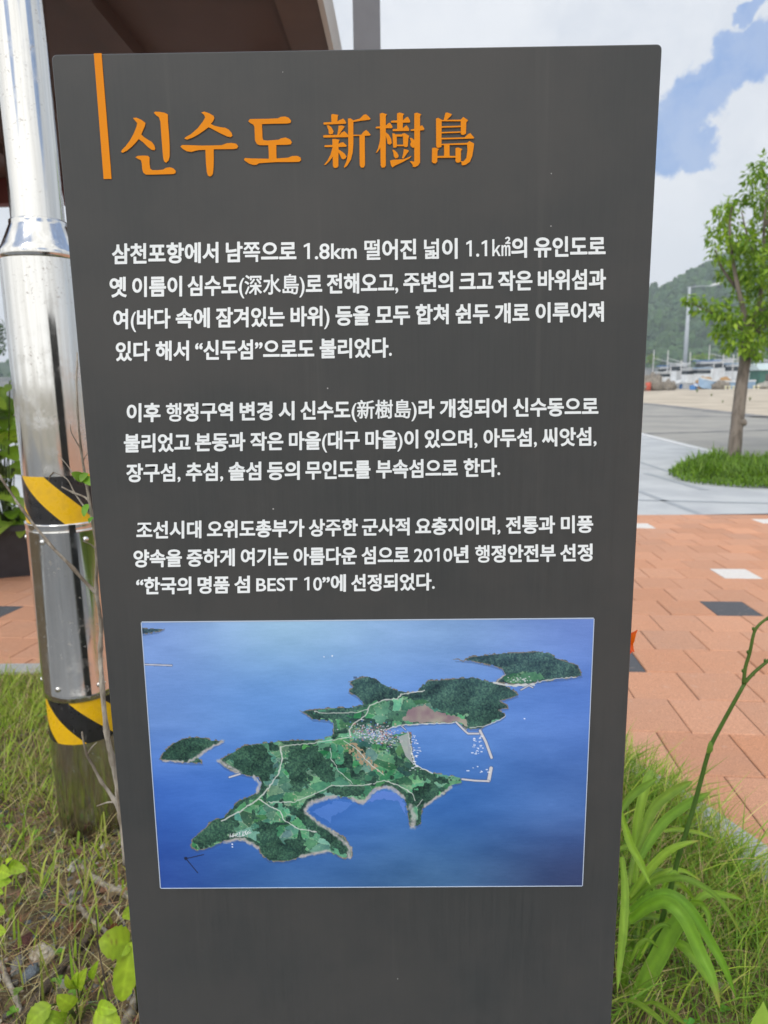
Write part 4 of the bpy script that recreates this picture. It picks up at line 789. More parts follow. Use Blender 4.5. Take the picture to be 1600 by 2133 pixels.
# dry twigs
def twig(name, label, cat, segs, Y, M, widths=None, mode='at', zlift=.012):
    pts0 = segs[0][0]; r = gnd(*pts0[0], 0) if mode == 'g' else Vector((at(*pts0[0], Y).x, Y, 0)); mb = MB()
    for pts, w0, w1 in segs:
        P_ = []
        for i, p in enumerate(pts):
            q = gnd(p[0], p[1], zlift+.015*noise.noise(Vector((p[0]*.02, p[1]*.02, 3)))) if mode == 'g' else at(p[0], p[1], Y+.01*math.sin(p[1]*.02))
            P_.append(q)
        sp = smooth_path(P_, 4); k = len(sp); rs = []
        for i, q in enumerate(sp):
            w = 1.28*(w0+(w1-w0)*i/(k-1)); d = (q-CP).dot(FW); rs.append(w/F*d/2*(1+.16*noise.noise(q*60)+(.35 if i % 4 == 0 and 0 < i < k-1 and w0 > 3 else 0)))
        mb.tube([q+Vector((noise.noise(q*40), 0, noise.noise(q*40+Vector((5, 5, 5)))))*.0012 for q in sp], rs, 8)
    o = mb.build(name, M, None, True, origin=r); tag(o, label, cat); return o
tw = twig('dry_twig', 'tall bare grey stem with side shoots standing between pole and sign', 'twig',
  [([(262,1800),(253,1700),(247,1654),(234,1581),(221.5,1522),(212,1424),(208.6,1347),(211,1299),(201,1229),(202,1150),(191,1074),(180,1004),(169,939),(162,857),(160,796),(161,734)],10.5,2.2),
   ([(200,1236),(197,1232),(152,1184),(101,1130),(48,1063),(0,993),(-20,965)],6,3.2),([(189,1068),(183,1040),(152,1026),(128,1014)],4,2.5),([(186,1071),(157,1029),(140,998),(112,984)],3,1.2),([(157,1000),(143,973),(121,948)],2,1),([(168,935),(150,905),(146,880)],2.2,1),([(204,1150),(190,1135),(172,1127)],2.2,1.2),([(172,965),(178,950),(186,940)],2,1),([(112,984),(104,992),(101,1001)],3,1.5),([(215,1424),(220,1420)],3,2)], .52, m_twig)
for b, t, w in (((176,1000),(150,985),20),((178,995),(190,1010),18),((182,1050),(174,1075),14),((186,1090),(192,1078),10),((180,985),(168,1002),16)):
    mb = MB(); mb.cur = tuple(x*random.uniform(.8, 1.2) for x in (.16, .33, .035)); leaf(mb, at(*b, .52), at(*t, .50), px_len(*b, .52, w), (.1, -1, .5), OV, .1); mb.build('leaf', m_leaf, tw, True)
twig('dry_twig', 'short forked dead twig in front of the pole foot beside the sign edge', 'twig', [([(262,1730),(252,1698),(236.7,1665),(211,1628),(196,1600),(180.5,1572),(171,1525)],7,3),([(183,1570),(190,1558),(201.6,1546)],3,1.6),([(235,1671),(220,1672),(201,1679)],3,1.6)], .55, m_twig)
for nm, lab, zs, w0, w1, M, sides in (
  ('fallen_branch', 'grey broken branch lying below the pole, pointing at the sign', [(745,670),(800,735),(900,810),(1020,890),(1175,945),(1260,970)], 8, 12, m_twig, []),
  ('fallen_branch', 'forked grey twig lying on the soil below the broken branch', [(565,1000),(640,1055),(735,1070),(790,1130),(890,1220),(990,1300)], 5, 8, m_twig, [([(735,1070),(745,980),(765,890)], 5, 3)]),
  ('fallen_branch', 'long dark branch lying diagonally behind the weeds at bottom left', [(90,2180),(250,2020),(420,1800),(530,1660),(640,1540),(850,1290)], 17, 10, m_twig2, []),
  ('fallen_branch', 'thin tan twig curving down at the far left of the bed', [(10,1560),(60,1720),(150,1900),(205,2060)], 9, 7, m_twig, []),
  ('fallen_branch', 'pale stub of branch beside the sign at the bottom of the bed', [(1120,2180),(1190,2050),(1240,1930),(1290,1800)], 16, 13, m_twig, []),
  ('fallen_branch', 'short dark branch piece under the forked twig', [(900,1200),(960,1130),(1040,1070)], 10, 8, m_twig2, []),
  ('fallen_branch', 'slim straight twig leaning from the soil to the sign', [(955,960),(1040,1060),(1150,1220)], 5, 4, m_twig, [])):
    twig(nm, lab, 'branch', [([z8(*p) for p in zs], w0, w1)]+[([z8(*p) for p in a], b, c) for a, b, c in sides], 0, M, mode='g', zlift=.02)
twig('dry_twig', 'thin dark upright stem left of the big round leaf', 'stem', [([z8(*p) for p in ((1000,1940),(950,1660),(905,1430),(892,1200),(886,1120))], 3.2, 1.6)], .50, m_twig2)

# stones one can tell apart
def stone(label, c, w, h, col, col2, seed, flat=.5, nm='stone'):
    q = gnd(*z8(*c), .01); a = px_len(*z8(*c), q.y, w/4.416)/2; b = px_len(*z8(*c), q.y, h/4.416)/2/.62
    mb = MB(); mb.blob(q+Vector((0, 0, a*flat*.25)), (a, b, min(a, b)*flat), 3, .34, 1.5, seed, None); o = mb.build(nm, mat('stone_face', col, .9, col2, 60, detail=8, bump=.7, bscale=180), None, False, origin=(q.x, q.y, 0)); tag(o, label, 'stone')
stone('flat dark red stone slab on the soil', (225,1385), 165, 125, lin(105,62,58,.85), lin(88,52,50,.85), 3.3, .3)
stone('largest white stone, lumpy, right of the dark red slab', (385,1510), 195, 140, lin(215,205,190,.85), lin(170,155,130,.8), 8.1, .7)
stone('grey angular stone left of the blue grey one', (165,1575), 110, 90, lin(150,145,142,.8), lin(122,118,116,.8), 12.4, .6)
stone('blue grey stone lying under the white stone', (285,1665), 125, 130, lin(125,135,145,.8), lin(100,108,118,.8), 17.2, .6)
stone('small round grey pebble stone at the left below the grey angular stone', (140,1660), 75, 65, lin(150,150,142,.8), lin(118,118,110,.8), 21.7, .8)
stone('pale cream stone under the young weed', (580,1780), 95, 80, lin(190,190,180,.85), lin(160,160,150,.8), 25.3, .7)
stone('slate coloured stone in the middle of the bare soil', (410,945), 95, 65, lin(96,102,104,.8), lin(70,74,78,.8), 29.9, .6)
stone('dark slate chip beside the forked twig', (480,1135), 110, 75, lin(82,86,92,.8), lin(62,66,72,.8), 33.1, .5)
stone('little white pebble above the grey branch end', (655,722), 70, 45, lin(215,210,200,.85), lin(180,172,160,.8), 37.6, .8)
stone('russet clay lump near the dark branch', (695,1265), 140, 95, lin(130,84,56,.8), lin(100,64,44,.8), 41.2, .6)
stone('rough tan rock against the sign foot, half under the leaves', (1010,1520), 260, 420, lin(160,136,96,.75), lin(110,98,62,.7), 45.5, .55)
stone('pale long stone chip in the grass left of the pole foot', (325,690), 50, 85, lin(205,200,195,.85), lin(170,165,160,.8), 49.5, .6)

# ------------------------------------------------------------------ gravel, litter and grass (uncountable)
mb = MB(); kinds = [(150,140,125), (110,104,98), (175,160,140), (128,110,88), (200,195,185), (120,128,132), (150,112,88), (92,84,76)]
m_grv = mat('gravel_stone', (1, 1, 1), .95, (.7, .68, .64), 70, attr=True, bump=.5, bscale=200)
for i in range(13000):
    x = random.uniform(-2.0, -.18) if i % 5 else random.uniform(.2, 1.05); y = random.uniform(.46, 2.3)
    if not bool(inpoly(np.array([x]), np.array([y]), BED)[0]): continue
    if y > 1.5 and random.random() < .75: continue
    s = random.choice((.0015, .002, .002, .0025, .0025, .003, .0035, .004, .005, .007, .010)) * random.uniform(.8, 1.3); k = random.uniform(.5, .95); mb.cur = lin(*random.choice(kinds), k*.9)
    mb.blob((x, y, bedz(x, y)+s*.25), (s*random.uniform(.8, 1.5), s*random.uniform(.8, 1.5), s*.7), 1, .4, 1.7, random.uniform(0, 99))
stuff(mb.build('gravel', m_grv), 'small mixed gravel scattered over the bare brown soil', 'gravel')
def blades(mb, n, place, hmin, hmax, wmin, wmax, cols, lean=.5, droop=.5, segs=3):
    for _ in range(n):
        r = place()
        if r is None: continue
        x, y = r[:2]; k = r[2] if len(r) > 2 else 1.0
        h = random.uniform(hmin, hmax)*k; w = random.uniform(wmin, wmax)/2; a = random.uniform(0, 6.283); l = random.uniform(.1, 1)*lean; dr = random.uniform(.2, 1)*droop
        d = Vector((math.cos(a), math.sin(a), 0)); sd = Vector((-math.sin(a+.6), math.cos(a+.6), 0)); z = bedz(x, y)-.006; pv = []
        c = random.choice(cols); v = random.uniform(.65, 1.3); mb.cur = tuple(q*v for q in c)
        for i in range(segs+1):
            t = i/segs; p = Vector((x, y, z))+d*(h*(l*t+dr*t*t*.6))+Vector((0, 0, h*(t-dr*.45*t*t)))
            if i == segs: pv.append(p)
            else: ww = w*(1-.55*t*t); pv += [p-sd*ww, p+sd*ww]
        f = [(2*i, 2*i+1, 2*i+3, 2*i+2) for i in range(segs-1)]+[(2*segs-2, 2*segs-1, 2*segs)]
        mb.add(pv, f)
GREEN = [(.27, .40, .045), (.34, .45, .06), (.20, .33, .035), (.42, .48, .10), (.30, .36, .07)]; DARK = [(.13, .26, .03), (.17, .31, .04), (.21, .37, .045)]; STRAW = [(.52, .43, .22), (.44, .34, .18), (.34, .23, .12), (.58, .52, .31)]
def okbed(x, y): return bool(inpoly(np.array([x]), np.array([y]), BED)[0])
def clump(x, y, s, seed): return noise.noise(Vector((x*s, y*s, seed)))
def pl_left():
    x = random.uniform(-2.6, -.35); y = random.uniform(.9, 2.74)
    if (x-pb.x)**2+(y-pb.y)**2 < .125**2: return None
    p = min(1, max(0, (y-1.0)/.5))*(.75+.5*clump(x, y, 3, 2)) + .10
    if y < 1.5: p *= .55+.9*max(0, clump(x, y, 5, 8))
    return (x, y, .55+.45*min(1, max(0, (y-1.1)/.7))) if random.random() < p else None
def pl_low():
    x = random.uniform(-1.25, -.33); y = random.uniform(.46, 1.3)
    return (x, y) if random.random() < .35+.9*max(0, clump(x, y, 6, 5)) else None
def pl_right():
    x = random.uniform(.22, 1.2); y = random.uniform(.46, 2.5)
    if not okbed(x+.02, y+.02) : return None
    if y < .75 and .45 < x < .8 and random.random() < .55: return None
    return (x, y, 1.0) if random.random() < .8+.5*clump(x, y, 4, 3) else None
def pl_mid():
    x = random.uniform(-3.2, .6); y = random.uniform(2.2, 2.74)
    return (x, y, .8) if okbed(x, y+.03) else None
mb = MB()
blades(mb, 16000, pl_left, .05, .14, .0025, .0058, GREEN+GREEN+STRAW[:1], .7, .8)
blades(mb, 7500, pl_left, .04, .12, .0016, .0034, STRAW+STRAW+GREEN[:1], 1.4, .9)
blades(mb, 900, pl_low, .06, .15, .004, .009, GREEN, .5, .5)
blades(mb, 2600, pl_low, .03, .10, .0012, .0028, STRAW, 1.6, .8)
blades(mb, 260, pl_low, .10, .26, .0012, .0022, STRAW[:1]+STRAW[3:], .9, .5, 4)
blades(mb, 420, pl_left, .14, .30, .0012, .0022, STRAW[:1]+STRAW[3:], .9, .6, 4)
blades(mb, 15000, pl_right, .07, .19, .0018, .0042, GREEN+DARK+DARK+STRAW[:2], .75, .8)
blades(mb, 1100, pl_right, .14, .27, .003, .006, GREEN+DARK, .6, .9, 4)
blades(mb, 4200, pl_right, .06, .15, .0015, .003, STRAW, 1.3, .9)
blades(mb, 5000, pl_right, .05, .13, .0018, .0036, DARK, 1.5, 1.0)
blades(mb, 300, pl_right, .18, .34, .0012, .002, STRAW[:1]+GREEN[:1], .8, .7, 4)
blades(mb, 3200, pl_mid, .05, .12, .002, .005, GREEN, .7, .8)
EDGE = smooth_path([Vector((x, y, 0)) for x, y in BED[1:9]], 12)
def pl_edge():
    i = random.randrange(len(EDGE)-1); q = EDGE[i].lerp(EDGE[i+1], random.random()); t = (EDGE[i+1]-EDGE[i]); n = Vector((t.y, -t.x, 0)).normalized()
    if t.length < 1e-5 or (q.y < 1.35 and random.random() < .75): return None
    q = q+n*random.uniform(-.02, .22); return (q.x, q.y, 1.0)
blades(mb, 6500, pl_edge, .09, .24, .0022, .005, GREEN+DARK+STRAW[:1], .8, .8)
for _ in range(330):
    side = random.random() < .55
    x, y = (random.uniform(.25, 1.05), random.uniform(.47, 1.5)) if side else (random.uniform(-1.6, -.36), random.uniform(.5, 2.2))
    if not okbed(x+.03, y) or clump(x, y, 3.5, 21) < .05: continue
    z = bedz(x, y); h = random.uniform(.02, .06); mb.cur = tuple(q*random.uniform(.7, 1.2) for q in (.14, .30, .045)); top = Vector((x, y, z+h)); mb.tube([Vector((x, y, z)), top], .0008, 4)
    a0 = random.uniform(0, 2)
    for q in range(3):
        a = a0+q*2.094; d = Vector((math.cos(a), math.sin(a), .25)); leaf(mb, top, top+d*random.uniform(.010, .018), .013, (0, 0, 1), [.1, .6, .95, 1, .8, .2], .1, .3)
stuff(mb.build('grass', m_blade), 'green grass with dry straw blades growing in the planting bed', 'grass')
mb = MB()
for _ in range(1300):
    x = random.uniform(-1.6, -.33); y = random.uniform(.35, 1.9); a = random.uniform(0, 6.28); L = random.uniform(.03, .14); mb.cur = tuple(q*random.uniform(.5, 1.1) for q in random.choice(STRAW))
    d = Vector((math.cos(a), math.sin(a), random.uniform(-.05, .25)))*L; b = Vector((x, y, bedz(x, y)+random.uniform(.002, .012))); e = b+d; e.z = max(e.z, bedz(e.x, e.y)+.002); mid = (b+e)/2+Vector((random.gauss(0, .006), random.gauss(0, .006), .004))
    mb.tube(smooth_path([b, mid, e], 2), random.uniform(.0005, .0011), 4)
for _ in range(70):
    x = random.uniform(-1.7, -.5); y = random.uniform(.5, 2.2); a = random.uniform(0, 6.28); b = Vector((x, y, bedz(x, y)+.008)); mb.cur = tuple(q*random.uniform(.5, 1) for q in ((.30, .17, .09), (.36, .24, .13), (.22, .13, .08))[random.randrange(3)])
    d = Vector((math.cos(a), math.sin(a), random.uniform(-.1, .4)))*random.uniform(.025, .06); leaf(mb, b, b+d, d.length*.4, (random.gauss(0, .4), random.gauss(0, .4), 1), OV, .2, .5)
stuff(mb.build('litter', m_blade), 'dry straw and dead brown leaves littering the soil', 'plant litter')
# ================================================================== BEYOND THE PLAZA
def on(px, py, z=None): return gnd(px, py, ZF if z is None else z)
tb = on(1528, 968); TDp = (tb-CP).dot(FW)
def tp(px, py, o=0.0): return CP+ray(px, py)*(TDp+o)
tree = thing('roadside_tree', 'leafy street tree with curved grey trunk rising from the low shrub bed', 'tree', tuple(tb))
mb = MB(); trunk = [(1528, 975), (1531, 930), (1537, 870), (1545, 800), (1554, 740), (1557, 700)]; w_ = [31, 29, 29, 28, 26, 24]
def limb(mb, pts, w0, w1, o0=0, o1=0):
    k = len(pts); P_ = smooth_path([tp(x, y, o0+(o1-o0)*i/(k-1)) for i, (x, y) in enumerate(pts)], 5); n = len(P_)
    mb.tube(P_, [(w0+(w1-w0)*i/(n-1))/F*TDp/2*(1+.07*noise.noise(P_[i]*3)) for i in range(n)], 12)
limb(mb, trunk, 27, 21)
mb.blob(tp(1557, 735, -.05), (.16, .15, .12), 2, .2); mb.blob(tp(1549, 880, -.1), (.07, .07, .07), 2, .3)
mb.build('trunk', m_bark, tree, True)
mb = MB()
for pts, a, b, o in (([(1557,705),(1552,660),(1540,610),(1528,550),(1520,480),(1525,430)],13,3,-.3),([(1557,700),(1580,640),(1590,560),(1592,470),(1600,380)],13,3,.2),([(1557,710),(1620,650),(1690,560),(1740,450)],13,4,.5),([(1555,690),(1520,670),(1480,650),(1440,632)],8,2,-.5),([(1535,600),(1505,560),(1490,520)],7,3,-.2),([(1590,560),(1560,500),(1545,440)],6,2,-.4),([(1600,640),(1650,690),(1700,700)],8,3,.2),([(1595,470),(1640,380),(1660,300)],7,3,.3),([(1557,700),(1570,660),(1600,640)],12,6,.6)):
    limb(mb, pts, a, b, 0, o)
mb.build('limbs', m_bark, tree, True)
mb = MB(); rt = random.Random(3)
CL = [(1510,440,26,-.2),(1530,425,26,.2),(1492,478,28,0),(1525,478,34,.3),(1548,500,30,-.4),(1505,520,36,-.3),(1540,545,36,.2),(1512,572,24,.2),(1570,520,34,-.5),(1590,470,34,.4),(1575,365,26,-.2),(1597,350,34,.2),(1565,405,16,0),(1590,410,24,-.4),(1605,420,40,.5),(1433,622,12,-.6),(1455,633,17,-.5),(1480,645,22,-.4),(1503,640,24,-.2),(1520,660,30,-.5),(1500,690,22,-.2),(1530,700,32,-.4),(1560,715,26,-.5),(1575,690,34,-.2),(1560,660,30,.4),(1590,640,36,-.3),(1585,590,30,.2),(1600,560,40,-.4),(1545,610,24,.3),(1565,572,26,-.2),(1520,720,16,0),(1600,700,36,.1),(1575,735,15,-.3)]
for _ in range(46):
    CL.append((rt.uniform(1620, 1860), rt.uniform(250, 720), rt.uniform(26, 48), rt.uniform(-1.4, 1.4)))
for _ in range(16): CL.append((rt.uniform(1540, 1640), rt.uniform(400, 700), 30, rt.uniform(.6, 1.6)))
for cx, cy_, r_, o in CL:
    c = tp(cx, cy_, o); rad = r_/F*TDp*.88
    for _ in range(int(27+r_*r_*.085)):
        while True:
            v = Vector((rt.uniform(-1, 1), rt.uniform(-1, 1), rt.uniform(-1, 1)))
            if v.length < 1: break
        b = c+v*rad; out = (v*.6+Vector((rt.gauss(0, .5), rt.gauss(0, .5), rt.uniform(-1.3, .1)))).normalized(); L = rt.uniform(.11, .19)
        g = rt.random(); k = rt.uniform(.65, 1.2); mb.cur = tuple(q*k for q in leafcol((.12, .25, .02), (.36, .50, .05), g))
        t = b+out*L; s = out.cross(Vector((rt.gauss(0, .4), rt.gauss(0, .4), 1))).normalized()*L*.21; m1 = b+out*L*.45
        nrm = s.cross(out).normalized()*L*.05
        mb.add([b, m1-s+nrm, m1, m1+s+nrm, t], [(0, 2, 1), (0, 3, 2), (1, 2, 4), (2, 3, 4)])
mb.build('crown', m_leaf, tree)
# low shrub bed under it
mb = MB(); rt2 = random.Random(8)
sh = [(1392, 988), (1430, 968), (1480, 958), (1620, 958), (1760, 985), (1720, 1020), (1560, 1017), (1450, 1009), (1410, 1000)]; n_ = 0
while n_ < 7000:
    px, py = rt2.uniform(1385, 1765), rt2.uniform(955, 1022)
    if not bool(inpoly(np.array([px]), np.array([py]), sh)[0]): continue
    n_ += 1; q = on(px, py); ed = min(1, float(dline(np.array([px]), np.array([py]), sh, True)[0])/14)
    H = (.08+.20*ed)*rt2.uniform(.5, 1.25)*(1+.8*noise.noise(q*1.6)); a = rt2.uniform(0, 6.28); d = Vector((math.cos(a), math.sin(a), 0))*H*rt2.uniform(.2, .9); b = q+Vector((0, 0, H*rt2.uniform(0, .55))); t = q+d+Vector((0, 0, H*rt2.uniform(.7, 1.15))); s = Vector((-math.sin(a), math.cos(a), 0))*rt2.uniform(.007, .013)
    k = rt2.uniform(.6, 1.25); mb.cur = tuple(x*k for x in leafcol((.09, .19, .02), (.24, .38, .045), rt2.random())); mb.add([b-s, b+s, (b+t)/2+s+Vector((0, 0, .03)), t, (b+t)/2-s+Vector((0, 0, .03))], [(0, 1, 2, 4), (4, 2, 3)])
stuff(mb.build('low_shrubbery', m_leaf), 'low spiky green shrub bed round the foot of the street tree', 'shrubs')
# dark tree far at the left edge
lt_ = thing('bushy_tree', 'dark green tree seen at the left edge behind the pole', 'tree', tuple(gnd(-60, 890, ZF)))
LD = (Vector(lt_.location)-CP).dot(FW)
mb = MB(); mb.tube([Vector(lt_.location), CP+ray(-55, 700)*LD], [.16, .08], 10); mb.build('trunk', m_bark, lt_, True)
mb = MB(); rt = random.Random(12)
for _ in range(3800):
    v = Vector((rt.gauss(0, 1), rt.gauss(0, 1), rt.gauss(0, 1))).normalized()*rt.random()**.4; k_ = 1+.3*noise.noise(v*2.5)
    b = CP+ray(-38, 700)*LD+Vector((v.x*1.0, v.y*1.0, v.z*1.25))*k_; L = rt.uniform(.10, .19); out = Vector((rt.gauss(0, 1), rt.gauss(0, 1), rt.gauss(-.3, .8))).normalized(); s = out.cross(Vector((0, .3, 1))).normalized()*L*.3
    k = rt.uniform(.5, 1.2); mb.cur = tuple(x*k for x in leafcol((.025, .07, .015), (.07, .15, .03), rt.random())); mb.add([b, b+out*L*.5-s, b+out*L, b+out*L*.5+s], [(0, 1, 2, 3)])
mb.build('crown', m_leaf, lt_)
q = gnd(-20, 905, ZF); o = thing('low_wall', 'pale grey low wall at the left edge beyond the potted plant', 'wall', tuple(q))
hw = (905-852)/F*((q-CP).dot(FW)); mb = MB(); mb.box(q+Vector((-3.2, .2, hw/2)), (7.2, .3, hw)); mb.build('wall_block', mat('wall_render', (.42, .43, .42), .9, (.34, .35, .34), 3), o, bevel=.01)
mb = MB(); mb.box(q+Vector((-3.2, .2, hw+.04)), (7.3, .4, .08)); mb.build('coping', m_gran, o, bevel=.01)

# ------------------------------------------------------------------ harbour
QD = QY+CAMD
def qp(px, py, dy=0.0):                      # a point on the quay plane at its own distance
    return at(px, py, QY+dy)
pxm = 1/F*((qp(1450, 800)-CP).dot(FW))       # metres per photo pixel out there
m_white = mat('white_gelcoat', (.72, .74, .75), .5, (.6, .62, .63), 1.5); m_blue = mat('blue_hull', (.05, .2, .5), .5, (.04, .16, .42), 1.5); m_lb = mat('pale_blue_hull', (.35, .5, .68), .5, (.28, .42, .6), 1.5)
m_glass = mat('cabin_glass', (.03, .04, .05), .15); m_mast = mat('mast_metal', (.6, .6, .6), .5); m_dk = mat('dark_gear', (.06, .06, .06), .8, (.12, .11, .1), 3)
m_red = mat('red_paint', (.5, .08, .04), .6); m_or2 = mat('tan_tarpaulin', (.42, .24, .08), .8, (.3, .18, .08), 2, bump=.6, bscale=4); m_net = mat('net_heap', (.16, .14, .12), .95, (.28, .25, .2), 6, bump=1, bscale=14); m_grn = mat('green_tarpaulin', (.05, .17, .13), .7, (.04, .13, .10), 1)
def boat(label, px, dy, L, hull, z, rz, cab=.45, mast=3.0, canopyc=None):
    q = qp(px, 800, dy); q.z = z; b = thing('fishing_boat', label, 'boat', tuple(q), 'boats moored in the harbour')
    Mz = Matrix.Translation(q) @ Matrix.Rotation(rz, 4, 'Z'); B = L*.28; Hh = L*.16
    secs = [(-.5, .75, 0, 1), (-.3, .95, 0, .95), (0, 1, 0, .95), (.28, .85, .0, 1.08), (.43, .45, .1, 1.3), (.5, .04, .45, 1.5)]; vs = []
    for x, w, zb, zt_ in secs: vs += [Mz @ Vector((x*L, s*w*B/2*k, zz*Hh)) for s, k, zz in ((-1, 1, zt_), (-1, .72, zb), (1, .72, zb), (1, 1, zt_))]
    fs = [(i*4+j, i*4+4+j, i*4+5+j, i*4+1+j) for i in range(5) for j in range(3)]+[(0, 1, 2, 3), (23, 22, 21, 20)]
    m1 = MB(); m1.add(vs, fs); m1.build('hull', hull, b)
    m1 = MB(); m1.add([Mz @ Vector((x*L, s*w*B/2*.97, zt_*Hh-.1)) for x, w, zb, zt_ in secs for s in (-1, 1)], [(2*i, 2*i+1, 2*i+3, 2*i+2) for i in range(5)]); m1.build('deck', m_white, b)
    m1 = MB(); m1.add([Mz @ Vector((x*L, s*(w*B/2+.02), (zt_-d)*Hh)) for x, w, zb, zt_ in secs for s in (-1, 1) for d in (0, .18)], [(4*i+o, 4*i+1+o, 4*i+5+o, 4*i+4+o) for i in range(5) for o in (0, 2)]); m1.build('rail', m_white, b)
    if cab:
        cw, cl, ch = B*.62, L*.26, L*cab*.42; cx = -.12*L
        m1 = MB(); m1.box(Mz @ Vector((cx, 0, Hh+ch/2-.1)), (cl, cw, ch), rz, .94); c = m1.build('cabin', m_white, b)
        m1 = MB(); m1.box(Mz @ Vector((cx, 0, Hh+ch*.70)), (cl*.99, cw*1.005, ch*.24), rz, .985); m1.build('window', m_glass, c)
        m1 = MB(); m1.box(Mz @ Vector((cx, 0, Hh+ch-.04)), (cl*1.25, cw*1.2, .12), rz); m1.build('cabin_roof', canopyc or m_white, b)
    m1 = MB(); m1.tube([Mz @ Vector((.12*L, 0, Hh)), Mz @ Vector((.12*L, 0, Hh+mast))], .07, 6); m1.tube([Mz @ Vector((.12*L, 0, Hh+mast*.75)), Mz @ Vector((-.3*L, 0, Hh+mast*.55))], .04, 6); m1.build('mast', m_mast, b)
    return b
WZ = ZF-2.0
boat('white fishing boat with pale blue hull left of the street lamp', 1400, 6, 9.0, m_lb, WZ+1.7, R(200), .7, 4.6, m_white)
boat('small blue hulled boat with white rail right of the street lamp', 1446, -6, 3.6, m_blue, ZF, R(60), 0, .9)
boat('long white boat with a low white cabin behind the lamp post', 1452, 9, 11.0, m_white, WZ+1.6, R(178), .62, 4.2, m_blue)
boat('white cruiser with raised cabin and thin mast in the middle of the row', 1490, 14, 10.0, m_white, WZ+1.7, R(160), .75, 5.5)
boat('long flat pale blue skiff drawn up in front of the tarpaulin', 1512, -3, 7.5, m_lb, ZF, R(176), 0, 1.0)
boat('blue and white boat close behind the tree trunk', 1537, 3, 7.0, m_blue, WZ+1.6, R(150), .9, 4.2, m_white)
boat('white boat with blue cabin roof at the left by the sign edge', 1372, 10, 8.0, m_white, WZ+1.7, R(170), .75, 5.0, m_blue)
boat('pale boat with dark hull partly behind the green shed', 1592, 8, 9.0, m_dk, WZ+1.6, R(185), .8, 4.5, m_white)
boat('small white boat with open deck between the nets and the lamp post', 1388, 2, 6.5, m_white, WZ+1.8, R(30), .6, 2.6, m_white)
boat('blue hulled boat with white cabin directly behind the lamp post foot', 1425, 4, 6.5, m_blue, WZ+1.8, R(205), .8, 3.4, m_white)
boat('white launch with long foredeck behind the tan tarpaulin heap', 1472, 4, 8.5, m_white, WZ+1.7, R(10), .55, 3.0, m_lb)
boat('white boat with pale blue cabin roof left of the trunk behind the skiff', 1515, 7, 8.0, m_white, WZ+1.7, R(190), .8, 4.6, m_lb)
def heap(name, label, cat, px, w, h, M, dy=-4, seed=1.0, n=5):
    q = qp(px, 805, dy); q.z = ZF; mb = MB(); r = random.Random(int(seed*10))
    for i in range(n): mb.blob(q+Vector((r.uniform(-.4, .4)*w*pxm, r.uniform(-.6, .6), h*pxm*.3)), (w*pxm*r.uniform(.25, .4), .9, h*pxm*r.uniform(.35, .7)), 3, .4, 2, seed+i, h*pxm*.3)
    tag(mb.build(name, M, None, True, origin=q), label, cat)
heap('net_pile', 'dark brown heap of fishing nets by the right edge of the sign', 'nets', 1352, 42, 30, m_net, -9, 1.3, 7)
heap('net_pile', 'low grey heap of nets between the net pile and the boats', 'nets', 1388, 30, 20, m_net, -6, 4.1)
heap('tarpaulin_heap', 'tan tarpaulin covered heap left of the street tree trunk', 'tarpaulin', 1490, 62, 22, m_or2, -1.5, 7.7, 6)
heap('net_pile', 'grey net bundle lying in front of the tan tarpaulin', 'nets', 1500, 34, 16, m_net, -5, 9.2)
heap('net_pile', 'pale heap of nets and floats at the right edge by the green shed', 'nets', 1596, 30, 14, mat('pale_net', (.42, .4, .36), .95, (.25, .24, .2), 5, bump=1, bscale=14), -6, 13.4)
q = qp(1349, 805, -10); mb = MB(); mb.tube([q*1+Vector((0, 0, ZF-q.z)), q+Vector((0, 0, ZF-q.z+1.1))], [.42, .42], 16); mb.lathe((q.x, q.y, ZF), [(.44, .3), (.45, .33), (.44, .36)], 16); mb.lathe((q.x, q.y, ZF), [(.44, .7), (.45, .73), (.44, .76)], 16)
tag(mb.build('red_drum', m_red, None, True, origin=(q.x, q.y, ZF)), 'red drum standing in front of the dark net heap', 'drum')
q = qp(1603, 800, -1); sdh = thing('harbour_shed', 'dark green tarpaulin shed with pale roof at the right edge', 'shed', (q.x, q.y, ZF))
mb = MB(); mb.box((q.x, q.y, ZF+1.3), (4.4, 3, 2.6)); mb.build('wall', m_grn, sdh, bevel=.03)
mb = MB(); mb.add([(q.x+a, q.y+b, ZF+c) for a in (-2.5, 2.5) for b, c in ((-1.8, 2.6), (0, 3.5), (1.8, 2.6), (1.8, 2.5), (-1.8, 2.5))], [(0, 1, 6, 5), (1, 2, 7, 6), (2, 3, 8, 7), (4, 9, 8, 3), (0, 5, 9, 4), (4, 3, 2, 1, 0), (5, 6, 7, 8, 9)]); mb.build('roof', mat('pale_roof', (.5, .6, .6), .5, (.42, .5, .5), 2), sdh)
mb = MB(); mb.box((q.x-.9, q.y-1.51, ZF+1.0), (1.0, .06, 2.0)); mb.build('door', m_dk, sdh)
m_bol = mat('yellow_white_bollard', (.7, .66, .4), .7, (.75, .75, .7), 4)
for px, lab in ((1512, 'first'), (1520, 'second'), (1528, 'third'), (1571, 'fourth'), (1580, 'fifth')):
    q = qp(px, 808, -7); mb = MB(); mb.lathe((q.x, q.y, ZF), [(.13, 0), (.12, .3), (.19, .34), (.19, .42), (.08, .46), (.001, .46)], 12)
    tag(mb.build('quay_bollard', m_bol, None, True, origin=(q.x, q.y, ZF)), lab+' pale bollard from the left along the sand edge by the tree', 'bollard', 'pale bollards by the quay')
